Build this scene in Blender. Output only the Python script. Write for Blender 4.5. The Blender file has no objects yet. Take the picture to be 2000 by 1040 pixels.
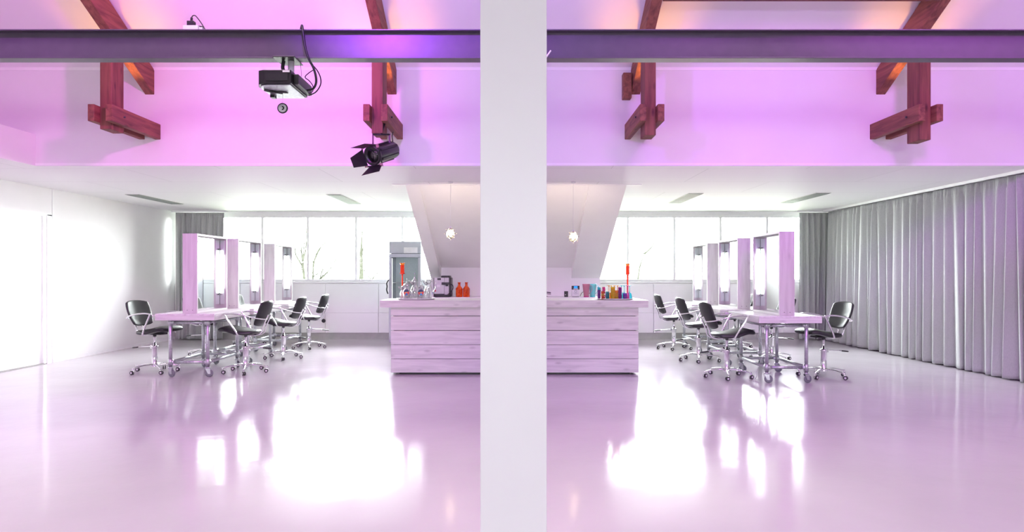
import bpy, bmesh, math, random
from mathutils import Vector, Matrix
random.seed(7)
C = bpy.context.scene.collection
SC = bpy.context.scene
PI = math.pi

# ------------------------------------------------------------------ camera
cam_d = bpy.data.cameras.new('camera')
cam = bpy.data.objects.new('camera', cam_d)
C.objects.link(cam)
cam.location = (0, 0, 1.35)
cam.rotation_euler = (PI / 2, 0, 0)
cam_d.lens = 24.0
cam_d.sensor_width = 36.0
cam_d.shift_x = -0.0015
cam_d.shift_y = 0.008
cam_d.clip_start = 0.05
cam_d.clip_end = 300
SC.camera = cam
# ------------------------------------------------------------------ world, lights, exposure
SKY = 62.0
w = bpy.data.worlds.new('sky')
SC.world = w
w.use_nodes = True
wn = w.node_tree.nodes
wl = w.node_tree.links
bg = wn['Background']
tc = wn.new('ShaderNodeTexCoord')
sp = wn.new('ShaderNodeSeparateXYZ')
rmp = wn.new('ShaderNodeValToRGB')
rmp.color_ramp.elements[0].position = 0.48
rmp.color_ramp.elements[0].color = (0.55, 0.56, 0.55, 1)
rmp.color_ramp.elements[1].position = 0.53
rmp.color_ramp.elements[1].color = (0.96, 0.98, 1, 1)
mp = wn.new('ShaderNodeMapRange')
mp.inputs[1].default_value = -1
wl.new(tc.outputs['Generated'], sp.inputs[0])
wl.new(sp.outputs['Z'], mp.inputs[0])
wl.new(mp.outputs[0], rmp.inputs[0])
wl.new(rmp.outputs[0], bg.inputs['Color'])
bg.inputs['Strength'].default_value = SKY

def light(name, typ, loc, target, energy, color, **kw):
    d = bpy.data.lights.new(name, typ)
    d.energy = energy
    d.color = color
    for k, v in kw.items():
        setattr(d, k, v)
    o = bpy.data.objects.new(name, d)
    C.objects.link(o)
    o.location = loc
    o.rotation_euler = (Vector(target) - Vector(loc)).to_track_quat('-Z', 'Y').to_euler()
    return o

def portal(x0, x1, z0, z1, y, face):
    o = light('window_portal', 'AREA', ((x0 + x1) / 2, y, (z0 + z1) / 2), ((x0 + x1) / 2, y + face, (z0 + z1) / 2), 1, (1, 1, 1),
              shape='RECTANGLE', size=x1 - x0, size_y=z1 - z0)
    o.data.cycles.is_portal = True
portal(-6.9, -1.62, 1.2, 2.58, 14.34, -1)
portal(1.7, 6.35, 1.2, 2.58, 14.34, -1)
portal(-1.1, 1.1, 1.6, 2.4, -6.3, 1)  # portal of the added rear fill opening

# coloured stage floods of the hall, then added overhead fills
light('magenta_flood', 'SPOT', (-2.1, 5.15, 3.60), (-3.6, 8.2, 3.7), 200, (1.0, 0.10, 0.92), spot_size=math.radians(125), spot_blend=0.9, shadow_soft_size=0.10)
light('violet_flood', 'SPOT', (-1.1, 3.6, 3.52), (0.6, 8.2, 4.3), 240, (0.42, 0.08, 1.0), spot_size=math.radians(112), spot_blend=0.5, shadow_soft_size=0.09)
light('violet_flood', 'SPOT', (2.6, 2.6, 4.2), (4.6, 8.2, 3.6), 420, (0.75, 0.11, 1.0), spot_size=math.radians(85), spot_blend=0.9, shadow_soft_size=0.3)
light('overhead_fill', 'SPOT', (-2.6, 3.0, 6.2), (-2.6, 4.0, 0), 690, (1.0, 0.74, 0.87), spot_size=math.radians(110), spot_blend=1.0, shadow_soft_size=0.8)  # added pinkish fill from above for floor and bar, no fitting there
light('overhead_fill', 'SPOT', (2.8, 3.0, 6.2), (2.9, 4.0, 0), 690, (1.0, 0.70, 0.90), spot_size=math.radians(110), spot_blend=1.0, shadow_soft_size=0.8)

for wx_, wp_ in ((-6.0, 120), (-4.2, 100), (-2.6, 80), (1.7, 90), (3.7, 80), (5.7, 80)):  # added spots that tint the steel beam violet, no fittings there
    light('beam_violet_fill', 'SPOT', (wx_, 3.3, 4.3), (wx_, 4.8, 3.0), wp_, (0.68, 0.05, 1.0), spot_size=math.radians(74), spot_blend=1.0, shadow_soft_size=0.15)

vs = SC.view_settings
SC.display_settings.display_device = 'sRGB'
vs.view_transform = 'Standard'
vs.look = 'None'
vs.exposure = 0.45
vs.gamma = 1.0
vs.use_curve_mapping = False
SC.cycles.use_denoising = True
SC.cycles.max_bounces = 12
SC.cycles.diffuse_bounces = 9
SC.cycles.glossy_bounces = 5
SC.cycles.transparent_max_bounces = 16
SC.cycles.sample_clamp_indirect = 6.0
SC.cycles.caustics_reflective = False
SC.cycles.caustics_refractive = False

# ------------------------------------------------------------------ materials
def mat(name, col, rough=0.5, metal=0.0, nscale=8.0, namt=0.05, bump=0.0, stretch=(1, 1, 1), col2=None, coat=0.0, emit=None, estr=0.0, spec=0.5, detail=4.0, lo=0.35, hi=0.65):
    m = bpy.data.materials.new(name)
    m.use_nodes = True
    n = m.node_tree.nodes
    l = m.node_tree.links
    b = n['Principled BSDF']
    b.inputs['Roughness'].default_value = rough
    b.inputs['Metallic'].default_value = metal
    b.inputs['Specular IOR Level'].default_value = spec
    b.inputs['Coat Weight'].default_value = coat
    t = n.new('ShaderNodeTexCoord')
    mpg = n.new('ShaderNodeMapping')
    mpg.inputs['Scale'].default_value = stretch
    nz = n.new('ShaderNodeTexNoise')
    nz.inputs['Scale'].default_value = nscale
    nz.inputs['Detail'].default_value = detail
    r = n.new('ShaderNodeValToRGB')
    r.color_ramp.elements[0].position = lo
    r.color_ramp.elements[1].position = hi
    c2 = col2 if col2 else tuple(max(0, c * (1 - namt * 2)) for c in col)
    r.color_ramp.elements[0].color = (*c2, 1)
    r.color_ramp.elements[1].color = (*col, 1)
    l.new(t.outputs['Object'], mpg.inputs[0])
    l.new(mpg.outputs[0], nz.inputs[0])
    l.new(nz.outputs[0], r.inputs[0])
    l.new(r.outputs[0], b.inputs['Base Color'])
    if bump:
        bp = n.new('ShaderNodeBump')
        bp.inputs['Strength'].default_value = bump
        bp.inputs['Distance'].default_value = 0.01
        l.new(nz.outputs[0], bp.inputs['Height'])
        l.new(bp.outputs[0], b.inputs['Normal'])
    if emit:
        b.inputs['Emission Color'].default_value = (*emit, 1)
        b.inputs['Emission Strength'].default_value = estr
    return m

def glass(name, tint, gloss=0.12, rough=0.03, body=0.0):
    m = bpy.data.materials.new(name)
    m.use_nodes = True
    n = m.node_tree.nodes
    l = m.node_tree.links
    out = n['Material Output']
    n.remove(n['Principled BSDF'])
    tr = n.new('ShaderNodeBsdfTransparent')
    gl = n.new('ShaderNodeBsdfGlossy')
    gl.inputs['Roughness'].default_value = rough
    fr = n.new('ShaderNodeFresnel')
    fr.inputs[0].default_value = 1.45
    ad = n.new('ShaderNodeMath')
    ad.inputs[1].default_value = gloss
    nz = n.new('ShaderNodeTexNoise')
    nz.inputs['Scale'].default_value = 40
    rr = n.new('ShaderNodeValToRGB')
    rr.color_ramp.elements[0].color = (*[c * 0.85 for c in tint], 1)
    rr.color_ramp.elements[1].color = (*tint, 1)
    l.new(nz.outputs[0], rr.inputs[0])
    l.new(rr.outputs[0], tr.inputs[0])
    l.new(fr.outputs[0], ad.inputs[0])
    mx = n.new('ShaderNodeMixShader')
    l.new(ad.outputs[0], mx.inputs[0])
    l.new(tr.outputs[0], mx.inputs[1])
    l.new(gl.outputs[0], mx.inputs[2])
    if body > 0:
        df = n.new('ShaderNodeBsdfTranslucent')
        d2 = n.new('ShaderNodeBsdfDiffuse')
        l.new(rr.outputs[0], df.inputs[0])
        l.new(rr.outputs[0], d2.inputs[0])
        m1 = n.new('ShaderNodeMixShader')
        l.new(df.outputs[0], m1.inputs[1])
        l.new(d2.outputs[0], m1.inputs[2])
        m2 = n.new('ShaderNodeMixShader')
        m2.inputs[0].default_value = body
        l.new(mx.outputs[0], m2.inputs[1])
        l.new(m1.outputs[0], m2.inputs[2])
        l.new(m2.outputs[0], out.inputs[0])
    else:
        l.new(mx.outputs[0], out.inputs[0])
    return m

def wood_mat(name, light_c, dark_c, axis, rough=0.55, knot=0.5):
    """painted planks: streaky grain along one axis with scattered knots"""
    m = bpy.data.materials.new(name)
    m.use_nodes = True
    n = m.node_tree.nodes
    l = m.node_tree.links
    b = n['Principled BSDF']
    b.inputs['Roughness'].default_value = rough
    t = n.new('ShaderNodeTexCoord')
    oi = n.new('ShaderNodeObjectInfo')
    addv = n.new('ShaderNodeVectorMath')
    mpg = n.new('ShaderNodeMapping')
    s = [14, 14, 14]
    s[axis] = 1.2
    mpg.inputs['Scale'].default_value = s
    l.new(t.outputs['Object'], addv.inputs[0])
    mulr = n.new('ShaderNodeVectorMath')
    mulr.operation = 'SCALE'
    comb = n.new('ShaderNodeCombineXYZ')
    for i in range(3):
        l.new(oi.outputs['Random'], comb.inputs[i])
    l.new(comb.outputs[0], mulr.inputs[0])
    mulr.inputs['Scale'].default_value = 13.0
    l.new(mulr.outputs[0], addv.inputs[1])
    l.new(addv.outputs[0], mpg.inputs[0])
    nz = n.new('ShaderNodeTexNoise')
    nz.inputs['Scale'].default_value = 1.6
    nz.inputs['Detail'].default_value = 6
    nz.inputs['Distortion'].default_value = 0.6
    l.new(mpg.outputs[0], nz.inputs[0])
    m2 = n.new('ShaderNodeMapping')
    s2 = [7, 7, 7]
    s2[axis] = 2.6
    m2.inputs['Scale'].default_value = s2
    l.new(addv.outputs[0], m2.inputs[0])
    vo = n.new('ShaderNodeTexVoronoi')
    vo.inputs['Scale'].default_value = 1.1
    l.new(m2.outputs[0], vo.inputs[0])
    kr = n.new('ShaderNodeValToRGB')
    kr.color_ramp.elements[0].position = 0.05
    kr.color_ramp.elements[0].color = (knot, knot, knot, 1)
    kr.color_ramp.elements[1].position = 0.17
    kr.color_ramp.elements[1].color = (0, 0, 0, 1)
    l.new(vo.outputs['Distance'], kr.inputs[0])
    r = n.new('ShaderNodeValToRGB')
    r.color_ramp.elements[0].position = 0.3
    r.color_ramp.elements[0].color = (*dark_c, 1)
    r.color_ramp.elements[1].position = 0.62
    r.color_ramp.elements[1].color = (*light_c, 1)
    l.new(nz.outputs[0], r.inputs[0])
    mx = n.new('ShaderNodeMixRGB')
    l.new(kr.outputs[0], mx.inputs[0])
    l.new(r.outputs[0], mx.inputs[1])
    mx.inputs[2].default_value = (*[c * 0.55 for c in dark_c], 1)
    l.new(mx.outputs[0], b.inputs['Base Color'])
    bp = n.new('ShaderNodeBump')
    bp.inputs['Strength'].default_value = 0.12
    bp.inputs['Distance'].default_value = 0.004
    l.new(nz.outputs[0], bp.inputs['Height'])
    l.new(bp.outputs[0], b.inputs['Normal'])
    return m

M = {}
M['wall'] = mat('white_wall_paint', (0.90, 0.90, 0.89), 0.65, nscale=3, namt=0.01)
M['hall_wall'] = mat('hall_wall_board', (0.84, 0.83, 0.84), 0.6, nscale=1.2, namt=0.02)
M['trimw'] = mat('white_trim_paint', (0.92, 0.92, 0.92), 0.4, nscale=10, namt=0.01)
M['grey_trim'] = mat('grey_trim', (0.42, 0.42, 0.40), 0.5)
M['column'] = mat('column_paint', (0.71, 0.755, 0.74), 0.5, nscale=2, namt=0.01)
M['chrome'] = mat('polished_chrome', (0.86, 0.86, 0.88), 0.13, 1.0, nscale=20, namt=0.02)
M['galv'] = mat('galvanised_tube', (0.58, 0.60, 0.63), 0.34, 0.85, nscale=45, namt=0.12)
M['leather'] = mat('black_leatherette', (0.012, 0.014, 0.015), 0.36, nscale=160, namt=0.2, bump=0.12, spec=0.6)
M['blackp'] = mat('black_plastic', (0.012, 0.012, 0.014), 0.4, nscale=50, namt=0.1)
M['blackm'] = mat('black_enamel', (0.010, 0.009, 0.011), 0.33, nscale=50, namt=0.1)
M['wheel'] = mat('grey_rubber', (0.20, 0.21, 0.24), 0.5, nscale=40, namt=0.1)
M['darkwheel'] = mat('dark_rubber', (0.03, 0.03, 0.035), 0.45, nscale=40, namt=0.1)
M['wx'] = wood_mat('whitewashed_board_wide', (0.69, 0.69, 0.66), (0.55, 0.55, 0.53), 0, knot=0.45)
M['wy'] = wood_mat('whitewashed_board_deep', (0.74, 0.73, 0.72), (0.60, 0.59, 0.58), 1, knot=0.4)
M['wz'] = wood_mat('whitewashed_board_tall', (0.64, 0.62, 0.62), (0.54, 0.51, 0.52), 2, knot=0.3)
M['tz'] = wood_mat('old_roof_timber_tall', (0.24, 0.085, 0.06), (0.12, 0.04, 0.03), 2, rough=0.7, knot=0.9)
M['ty'] = wood_mat('old_roof_timber_deep', (0.27, 0.10, 0.065), (0.13, 0.045, 0.032), 1, rough=0.7, knot=0.9)
M['tx'] = wood_mat('old_roof_timber_wide', (0.20, 0.07, 0.05), (0.11, 0.035, 0.03), 0, rough=0.7, knot=0.9)
M['steel'] = mat('grey_beam_paint', (0.085, 0.065, 0.10), 0.42, nscale=14, namt=0.05)
M['curtain'] = mat('grey_curtain_cloth', (0.45, 0.46, 0.46), 0.85, nscale=200, namt=0.06, stretch=(1, 1, 0.2), bump=0.1, spec=0.2)
M['mirror'] = mat('mirror_silver', (0.93, 0.95, 0.94), 0.01, 1.0, namt=0.0)
M['pane'] = glass('window_glass', (0.97, 0.99, 0.98), 0.0, 0.0)
M['tube'] = mat('lit_tube', (1, 1, 1), 0.3, emit=(0.93, 1.0, 0.97), estr=6.0)
M['bulb'] = mat('lit_bulb', (1, 0.9, 0.7), 0.3, emit=(1.0, 0.78, 0.45), estr=22.0)
M['warm'] = mat('lit_warm_bulb', (1, 0.9, 0.7), 0.3, emit=(1.0, 0.60, 0.22), estr=14.0)
M['crystal'] = glass('clear_crystal', (0.93, 0.92, 0.94), 0.18, 0.05, 0.12)
M['lampglass'] = glass('clear_lamp_glass', (0.96, 0.95, 0.92), 0.1, 0.05)
M['orangeglass'] = mat('orange_glass', (0.75, 0.09, 0.005), 0.12, nscale=30, namt=0.15, coat=0.5, col2=(0.5, 0.03, 0.0))
M['orangeclear'] = glass('orange_acrylic', (1.0, 0.14, 0.03), 0.05, 0.1, 0.45)
M['yelloworange'] = glass('amber_acrylic', (1.0, 0.45, 0.02), 0.05, 0.1, 0.45)
M['linerwhite'] = mat('white_tray_enamel', (0.82, 0.82, 0.84), 0.25)
M['paper'] = mat('white_paper', (0.8, 0.8, 0.82), 0.6)
M['navy'] = mat('navy_print', (0.02, 0.03, 0.12), 0.4)
M['red'] = mat('red_print', (0.65, 0.05, 0.06), 0.4)
M['bluep'] = mat('blue_print', (0.02, 0.22, 0.55), 0.4)
M['orangep'] = mat('orange_print', (0.85, 0.35, 0.08), 0.4)
M['silver'] = mat('silver_plastic', (0.62, 0.62, 0.64), 0.35, nscale=20, namt=0.03)
M['fridge'] = mat('fridge_grey_enamel', (0.50, 0.53, 0.58), 0.25, nscale=5, namt=0.03)
M['fridgein'] = mat('fridge_inner_white', (0.70, 0.78, 0.78), 0.4, nscale=5, namt=0.02)
M['bark'] = mat('bare_bark', (0.0195, 0.0205, 0.0155), 0.95, nscale=12, namt=0.2, spec=0.0)
M['grass'] = mat('outside_ground', (0.30, 0.33, 0.26), 0.9, nscale=0.5, namt=0.15)
M['brickp'] = mat('far_house_wall', (0.5, 0.34, 0.30), 0.9, nscale=3, namt=0.1)
M['greywhite'] = mat('white_plastic', (0.78, 0.78, 0.80), 0.35)
M['bluelcd'] = mat('blue_screen', (0.0, 0.15, 0.6), 0.3, emit=(0.0, 0.25, 1.0), estr=0.9)
M['tubegrey'] = mat('vent_grey_louvre', (0.20, 0.22, 0.22), 0.5, nscale=60, namt=0.2)
M['greenglass'] = mat('etched_plate', (0.74, 0.84, 0.80), 0.3, nscale=10, namt=0.03)
for nm, tint in dict(purple=(0.30, 0.03, 0.45), magenta=(0.95, 0.06, 0.45), cyan=(0.05, 0.75, 0.88), teal=(0.02, 0.35, 0.42), yellow=(1.0, 0.68, 0.01),
                     redg=(0.9, 0.08, 0.02), violet=(0.22, 0.05, 0.62), plum=(0.45, 0.02, 0.35), pinkj=(0.95, 0.45, 0.62), aqua=(0.40, 0.86, 0.90), orange=(0.98, 0.42, 0.04)).items():
    M[nm] = glass(nm + '_plastic', tuple(c ** .7 for c in tint), 0.06, 0.08, 0.5)

def floor_material():
    m = bpy.data.materials.new('glossy_floor_paint')
    m.use_nodes = True
    n = m.node_tree.nodes
    l = m.node_tree.links
    b = n['Principled BSDF']
    t = n.new('ShaderNodeTexCoord')
    a = n.new('ShaderNodeTexNoise')
    a.inputs['Scale'].default_value = 0.9
    a.inputs['Detail'].default_value = 5
    l.new(t.outputs['Object'], a.inputs[0])
    r = n.new('ShaderNodeValToRGB')
    r.color_ramp.elements[0].position = 0.3
    r.color_ramp.elements[1].position = 0.7
    r.color_ramp.elements[0].color = (0.55, 0.515, 0.55, 1)
    r.color_ramp.elements[1].color = (0.60, 0.56, 0.60, 1)
    l.new(a.outputs[0], r.inputs[0])
    l.new(r.outputs[0], b.inputs['Base Color'])
    rr = n.new('ShaderNodeMapRange')
    rr.inputs[3].default_value = 0.09
    rr.inputs[4].default_value = 0.15
    l.new(a.outputs[0], rr.inputs[0])
    l.new(rr.outputs[0], b.inputs['Roughness'])
    b.inputs['Specular IOR Level'].default_value = 0.35
    z = n.new('ShaderNodeTexNoise')
    z.inputs['Scale'].default_value = 1.3
    z.inputs['Detail'].default_value = 8
    z.inputs['Roughness'].default_value = 0.55
    l.new(t.outputs['Object'], z.inputs[0])
    bp = n.new('ShaderNodeBump')
    bp.inputs['Strength'].default_value = 0.35
    bp.inputs['Distance'].default_value = 0.012
    l.new(z.outputs[0], bp.inputs['Height'])
    l.new(bp.outputs[0], b.inputs['Normal'])
    return m
M['floor'] = floor_material()

def panel_material(name, col, sx, sy, off=0.5):
    """painted boards with hair-thin joints (brick texture)"""
    m = bpy.data.materials.new(name)
    m.use_nodes = True
    n = m.node_tree.nodes
    l = m.node_tree.links
    b = n['Principled BSDF']
    b.inputs['Roughness'].default_value = 0.6
    t = n.new('ShaderNodeTexCoord')
    br = n.new('ShaderNodeTexBrick')
    br.offset = off
    br.inputs['Scale'].default_value = 1.0
    br.inputs['Brick Width'].default_value = sx
    br.inputs['Row Height'].default_value = sy
    br.inputs['Mortar Size'].default_value = 0.003
    br.inputs['Mortar Smooth'].default_value = 0.3
    br.inputs['Color1'].default_value = (*col, 1)
    br.inputs['Color2'].default_value = (*[c * 0.985 for c in col], 1)
    br.inputs['Mortar'].default_value = (*[c * 0.62 for c in col], 1)
    l.new(t.outputs['Object'], br.inputs[0])
    l.new(br.outputs[0], b.inputs['Base Color'])
    return m
M['ceil'] = panel_material('ceiling_boards', (0.91, 0.91, 0.90), 2.4, 1.2)

# ------------------------------------------------------------------ mesh helpers
class MB:
    def __init__(s, *mats):
        s.bm = bmesh.new()
        s.mats = list(mats)
        s.mi = 0
        s.smooth = False
    def use(s, m):
        if m not in s.mats:
            s.mats.append(m)
        s.mi = s.mats.index(m)
        return s
    def face(s, vs, smooth=None):
        try:
            f = s.bm.faces.new(vs)
        except ValueError:
            return None
        f.material_index = s.mi
        f.smooth = s.smooth if smooth is None else smooth
        return f
    def box(s, x0, x1, y0, y1, z0, z1, mtx=None):
        p = [Vector((x, y, z)) for z in (z0, z1) for y in (y0, y1) for x in (x0, x1)]
        if mtx:
            p = [mtx @ q for q in p]
        v = [s.bm.verts.new(q) for q in p]
        for q in ((0, 2, 3, 1), (4, 5, 7, 6), (0, 1, 5, 4), (2, 6, 7, 3), (0, 4, 6, 2), (1, 3, 7, 5)):
            s.face([v[i] for i in q], False)
        return s
    def poly_prism(s, pts, d):
        """pts: list of Vectors (planar loop); d: extrusion Vector"""
        a = [s.bm.verts.new(Vector(p)) for p in pts]
        b = [s.bm.verts.new(Vector(p) + Vector(d)) for p in pts]
        s.face(a[::-1], False)
        s.face(b, False)
        n = len(a)
        for i in range(n):
            s.face([a[i], a[(i + 1) % n], b[(i + 1) % n], b[i]], False)
        return s
    def tube(s, pts, r, seg=10, caps=True, flat=None, up=None):
        """sweep a circle along pts; r number or list; flat = (scale along 2nd axis)"""
        pts = [Vector(p) for p in pts]
        n = len(pts)
        rs = r if isinstance(r, (list, tuple)) else [r] * n
        rings = []
        tprev = None
        nrm = None
        for i, p in enumerate(pts):
            t = (pts[min(i + 1, n - 1)] - pts[max(i - 1, 0)])
            if t.length < 1e-9:
                t = Vector((0, 0, 1))
            t.normalize()
            if nrm is None:
                ref = Vector(up) if up else (Vector((0, 0, 1)) if abs(t.z) < 0.9 else Vector((1, 0, 0)))
                nrm = (ref - t * ref.dot(t)).normalized()
            else:
                nrm = (nrm - t * nrm.dot(t))
                if nrm.length < 1e-6:
                    nrm = t.orthogonal()
                nrm.normalize()
            b = t.cross(nrm)
            ring = []
            for k in range(seg):
                a = 2 * PI * k / seg
                ring.append(s.bm.verts.new(p + nrm * (math.cos(a) * rs[i] * (flat or 1)) + b * (math.sin(a) * rs[i])))
            rings.append(ring)
        for i in range(n - 1):
            for k in range(seg):
                s.face([rings[i][k], rings[i][(k + 1) % seg], rings[i + 1][(k + 1) % seg], rings[i + 1][k]], True)
        if caps:
            s.face(rings[0][::-1], False)
            s.face(rings[-1], False)
        return s
    def cyl(s, p, q, r, seg=16, r2=None):
        return s.tube([p, q], [r, r if r2 is None else r2], seg)
    def lathe(s, prof, cx=0, cy=0, z0=0, seg=20, mtx=None, close=True):
        rings = []
        for (r, z) in prof:
            ring = []
            for k in range(seg):
                a = 2 * PI * k / seg
                p = Vector((cx + r * math.cos(a), cy + r * math.sin(a), z0 + z))
                if mtx:
                    p = mtx @ p
                ring.append(s.bm.verts.new(p))
            rings.append(ring)
        for i in range(len(rings) - 1):
            for k in range(seg):
                s.face([rings[i][k], rings[i][(k + 1) % seg], rings[i + 1][(k + 1) % seg], rings[i + 1][k]], True)
        if close:
            s.face(rings[0][::-1], False)
            s.face(rings[-1], False)
        return s
    def ball(s, c, r, seg=12, rings=8, sz=1.0):
        prof = []
        for i in range(rings + 1):
            a = -PI / 2 + PI * i / rings
            prof.append((max(r * math.cos(a), r * 0.02), r * sz * math.sin(a)))
        return s.lathe(prof, c[0], c[1], c[2], seg)
    def pillow(s, f, t0, nu=14, nv=12, corner=0.28, power=6):
        """padded panel: f(u,v)->(point, normal); u,v in -1..1"""
        def sq(u, v):
            return u * math.sqrt(max(0, 1 - corner * v * v * u * u)), v * math.sqrt(max(0, 1 - corner * u * u * v * v))
        top, bot = [], []
        for i in range(nu + 1):
            tr, br_ = [], []
            for j in range(nv + 1):
                u = math.sin((2 * i / nu - 1) * PI / 2)
                v = math.sin((2 * j / nv - 1) * PI / 2)
                uu, vv = sq(u, v)
                p, n = f(uu, vv)
                e = max(abs(u), abs(v))
                th = t0 * math.sqrt(max(0, 1 - e ** power))
                edge = i in (0, nu) or j in (0, nv)
                a = s.bm.verts.new(Vector(p) + Vector(n) * th)
                tr.append(a)
                br_.append(a if edge else s.bm.verts.new(Vector(p) - Vector(n) * th))
            top.append(tr)
            bot.append(br_)
        for i in range(nu):
            for j in range(nv):
                s.face([top[i][j], top[i + 1][j], top[i + 1][j + 1], top[i][j + 1]], True)
                s.face([bot[i][j], bot[i][j + 1], bot[i + 1][j + 1], bot[i + 1][j]], True)
        return s
    def build(s, name, parent=None, bevel=0.0, loc=None, segs=2):
        bmesh.ops.recalc_face_normals(s.bm, faces=s.bm.faces)
        me = bpy.data.meshes.new(name)
        s.bm.to_mesh(me)
        s.bm.free()
        for m in s.mats:
            me.materials.append(m)
        o = bpy.data.objects.new(name, me)
        C.objects.link(o)
        if loc:
            o.location = loc
        if parent:
            o.parent = parent
        if bevel:
            b = o.modifiers.new('bevel', 'BEVEL')
            b.width = bevel
            b.segments = segs
            b.limit_method = 'ANGLE'
            b.angle_limit = math.radians(40)
        return o

def bez(pts, n=8):
    """smooth Catmull-Rom through pts"""
    P = [Vector(p) for p in pts]
    out = []
    for i in range(len(P) - 1):
        p0 = P[max(i - 1, 0)]
        p1, p2 = P[i], P[i + 1]
        p3 = P[min(i + 2, len(P) - 1)]
        for k in range(n):
            t = k / n
            out.append(0.5 * ((2 * p1) + (-p0 + p2) * t + (2 * p0 - 5 * p1 + 4 * p2 - p3) * t * t + (-p0 + 3 * p1 - 3 * p2 + p3) * t ** 3))
    out.append(P[-1])
    return out

def tag(o, label=None, cat=None, group=None, kind=None):
    if label: o['label'] = label
    if cat: o['category'] = cat
    if group: o['group'] = group
    if kind: o['kind'] = kind
    return o
def thing(name, label, cat, loc=(0, 0, 0), rz=0.0, group=None):
    o = bpy.data.objects.new(name, None)
    o.empty_display_size = 0.1
    C.objects.link(o)
    o.location = loc
    o.rotation_euler = (0, 0, rz)
    return tag(o, label, cat, group)
def struct(o):
    o['kind'] = 'structure'
    return o
def kids(o):
    return [c for c in bpy.data.objects if c.parent == o]
def dup(root, loc, rz, label, group=None):
    r = root.copy()
    C.objects.link(r)
    r.location = loc
    r.rotation_euler = (0, 0, rz)
    r['label'] = label
    if group: r['group'] = group
    for ch in kids(root):
        c = ch.copy()
        C.objects.link(c)
        c.parent = r
        for g in kids(ch):
            d = g.copy()
            C.objects.link(d)
            d.parent = c
    return r

# ------------------------------------------------------------------ shell
XL, XR, YB, YF = -7.03, 6.62, 14.2, -6.2
EDGE = 8.2          # where the low ceiling starts
CZ = 2.65
struct(MB(M['floor']).box(XL - 0.2, XR + 0.2, YF - 0.2, YB + 0.2, -0.2, 0).build('floor'))
# low ceiling, with its strip along the left wall
struct(MB(M['ceil']).box(XL, XR, EDGE + 0.01, YB + 0.05, CZ, CZ + 0.15).build('ceiling'))
struct(MB(M['ceil']).box(XL, -5.76, YF, EDGE + 0.01, CZ, CZ + 0.15).build('ceiling'))
# bulkhead wall of the tall hall
struct(MB(M['hall_wall']).box(XL, XR, EDGE, EDGE + 0.25, CZ + 0.002, 3.86).build('wall_bulkhead'))
struct(MB(M['trimw']).box(-5.74, XR, EDGE - 0.006, EDGE + 0.001, CZ + 0.012, CZ + 0.035).build('trim_1'))
struct(MB(M['trimw']).box(XL, XR, EDGE - 0.012, EDGE + 0.001, 3.80, 3.86).build('trim_2'))
struct(MB(M['wall']).box(-5.86, -5.74, YF, EDGE, CZ + 0.002, 3.03).build('wall_parapet'))
# sloping roof over the hall
SL = 0.516
RID = 1.5
zr = 3.83 + SL * (EDGE - RID)
def roof(y0, z0, y1, z1, name):
    m = MB(M['hall_wall'])
    m.poly_prism([(XL - .1, y0, z0), (XL - .1, y1, z1), (XL - .1, y1, z1 + .25), (XL - .1, y0, z0 + .25)], (XR - XL + .2, 0, 0))
    return struct(m.build(name))
roof(EDGE + 0.25, 3.83 - SL * 0.25, RID, zr, 'ceiling')
roof(RID, zr, YF - .2, zr - SL * (RID - YF + .2), 'ceiling')
# left wall with sliding door
m = MB(M['wall'])
m.box(XL - 0.2, XL, YF, 9.0, 0, 8)
m.box(XL - 0.2, XL, 10.3, YB + 0.2, 0, 8)
m.box(XL - 0.2, XL, 9.0, 10.3, 2.25, 8)
struct(m.build('wall_left'))
door = struct(MB(M['trimw']).box(XL - 0.10, XL - 0.03, 9.02, 10.27, 0.012, 2.235).build('door_1', bevel=0.003))
hm = MB(M['silver'])
hm.lathe([(0.028, 0), (0.045, 0.0), (0.045, 0.012), (0.03, 0.016)], mtx=Matrix.Translation((XL - 0.03, 9.32, 1.41)) @ Matrix.Rotation(PI / 2, 4, 'Y'), seg=20)
hm.build('door_handle', door)
m = MB(M['trimw'])
m.box(XL, XL + 0.018, 10.27, 10.37, 0, 2.25)
m.box(XL, XL + 0.018, 8.9, 10.37, 2.235, 2.262)
m.box(XL, XL + 0.006, 10.40, 10.408, 0, CZ)
struct(m.build('trim_3'))
struct(MB(M['grey_trim']).box(XL - 0.10, XL + 0.012, 9.0, 10.3, 0, 0.011).build('trim_4'))
struct(MB(M['trimw']).box(XL, XL + 0.010, 10.41, YB, 0.0, 0.05).build('baseboard_left'))
# right wall (behind the curtain)
struct(MB(M['wall']).box(XR, XR + 0.2, YF, YB + 0.2, 0, 8).build('wall_right'))
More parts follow.
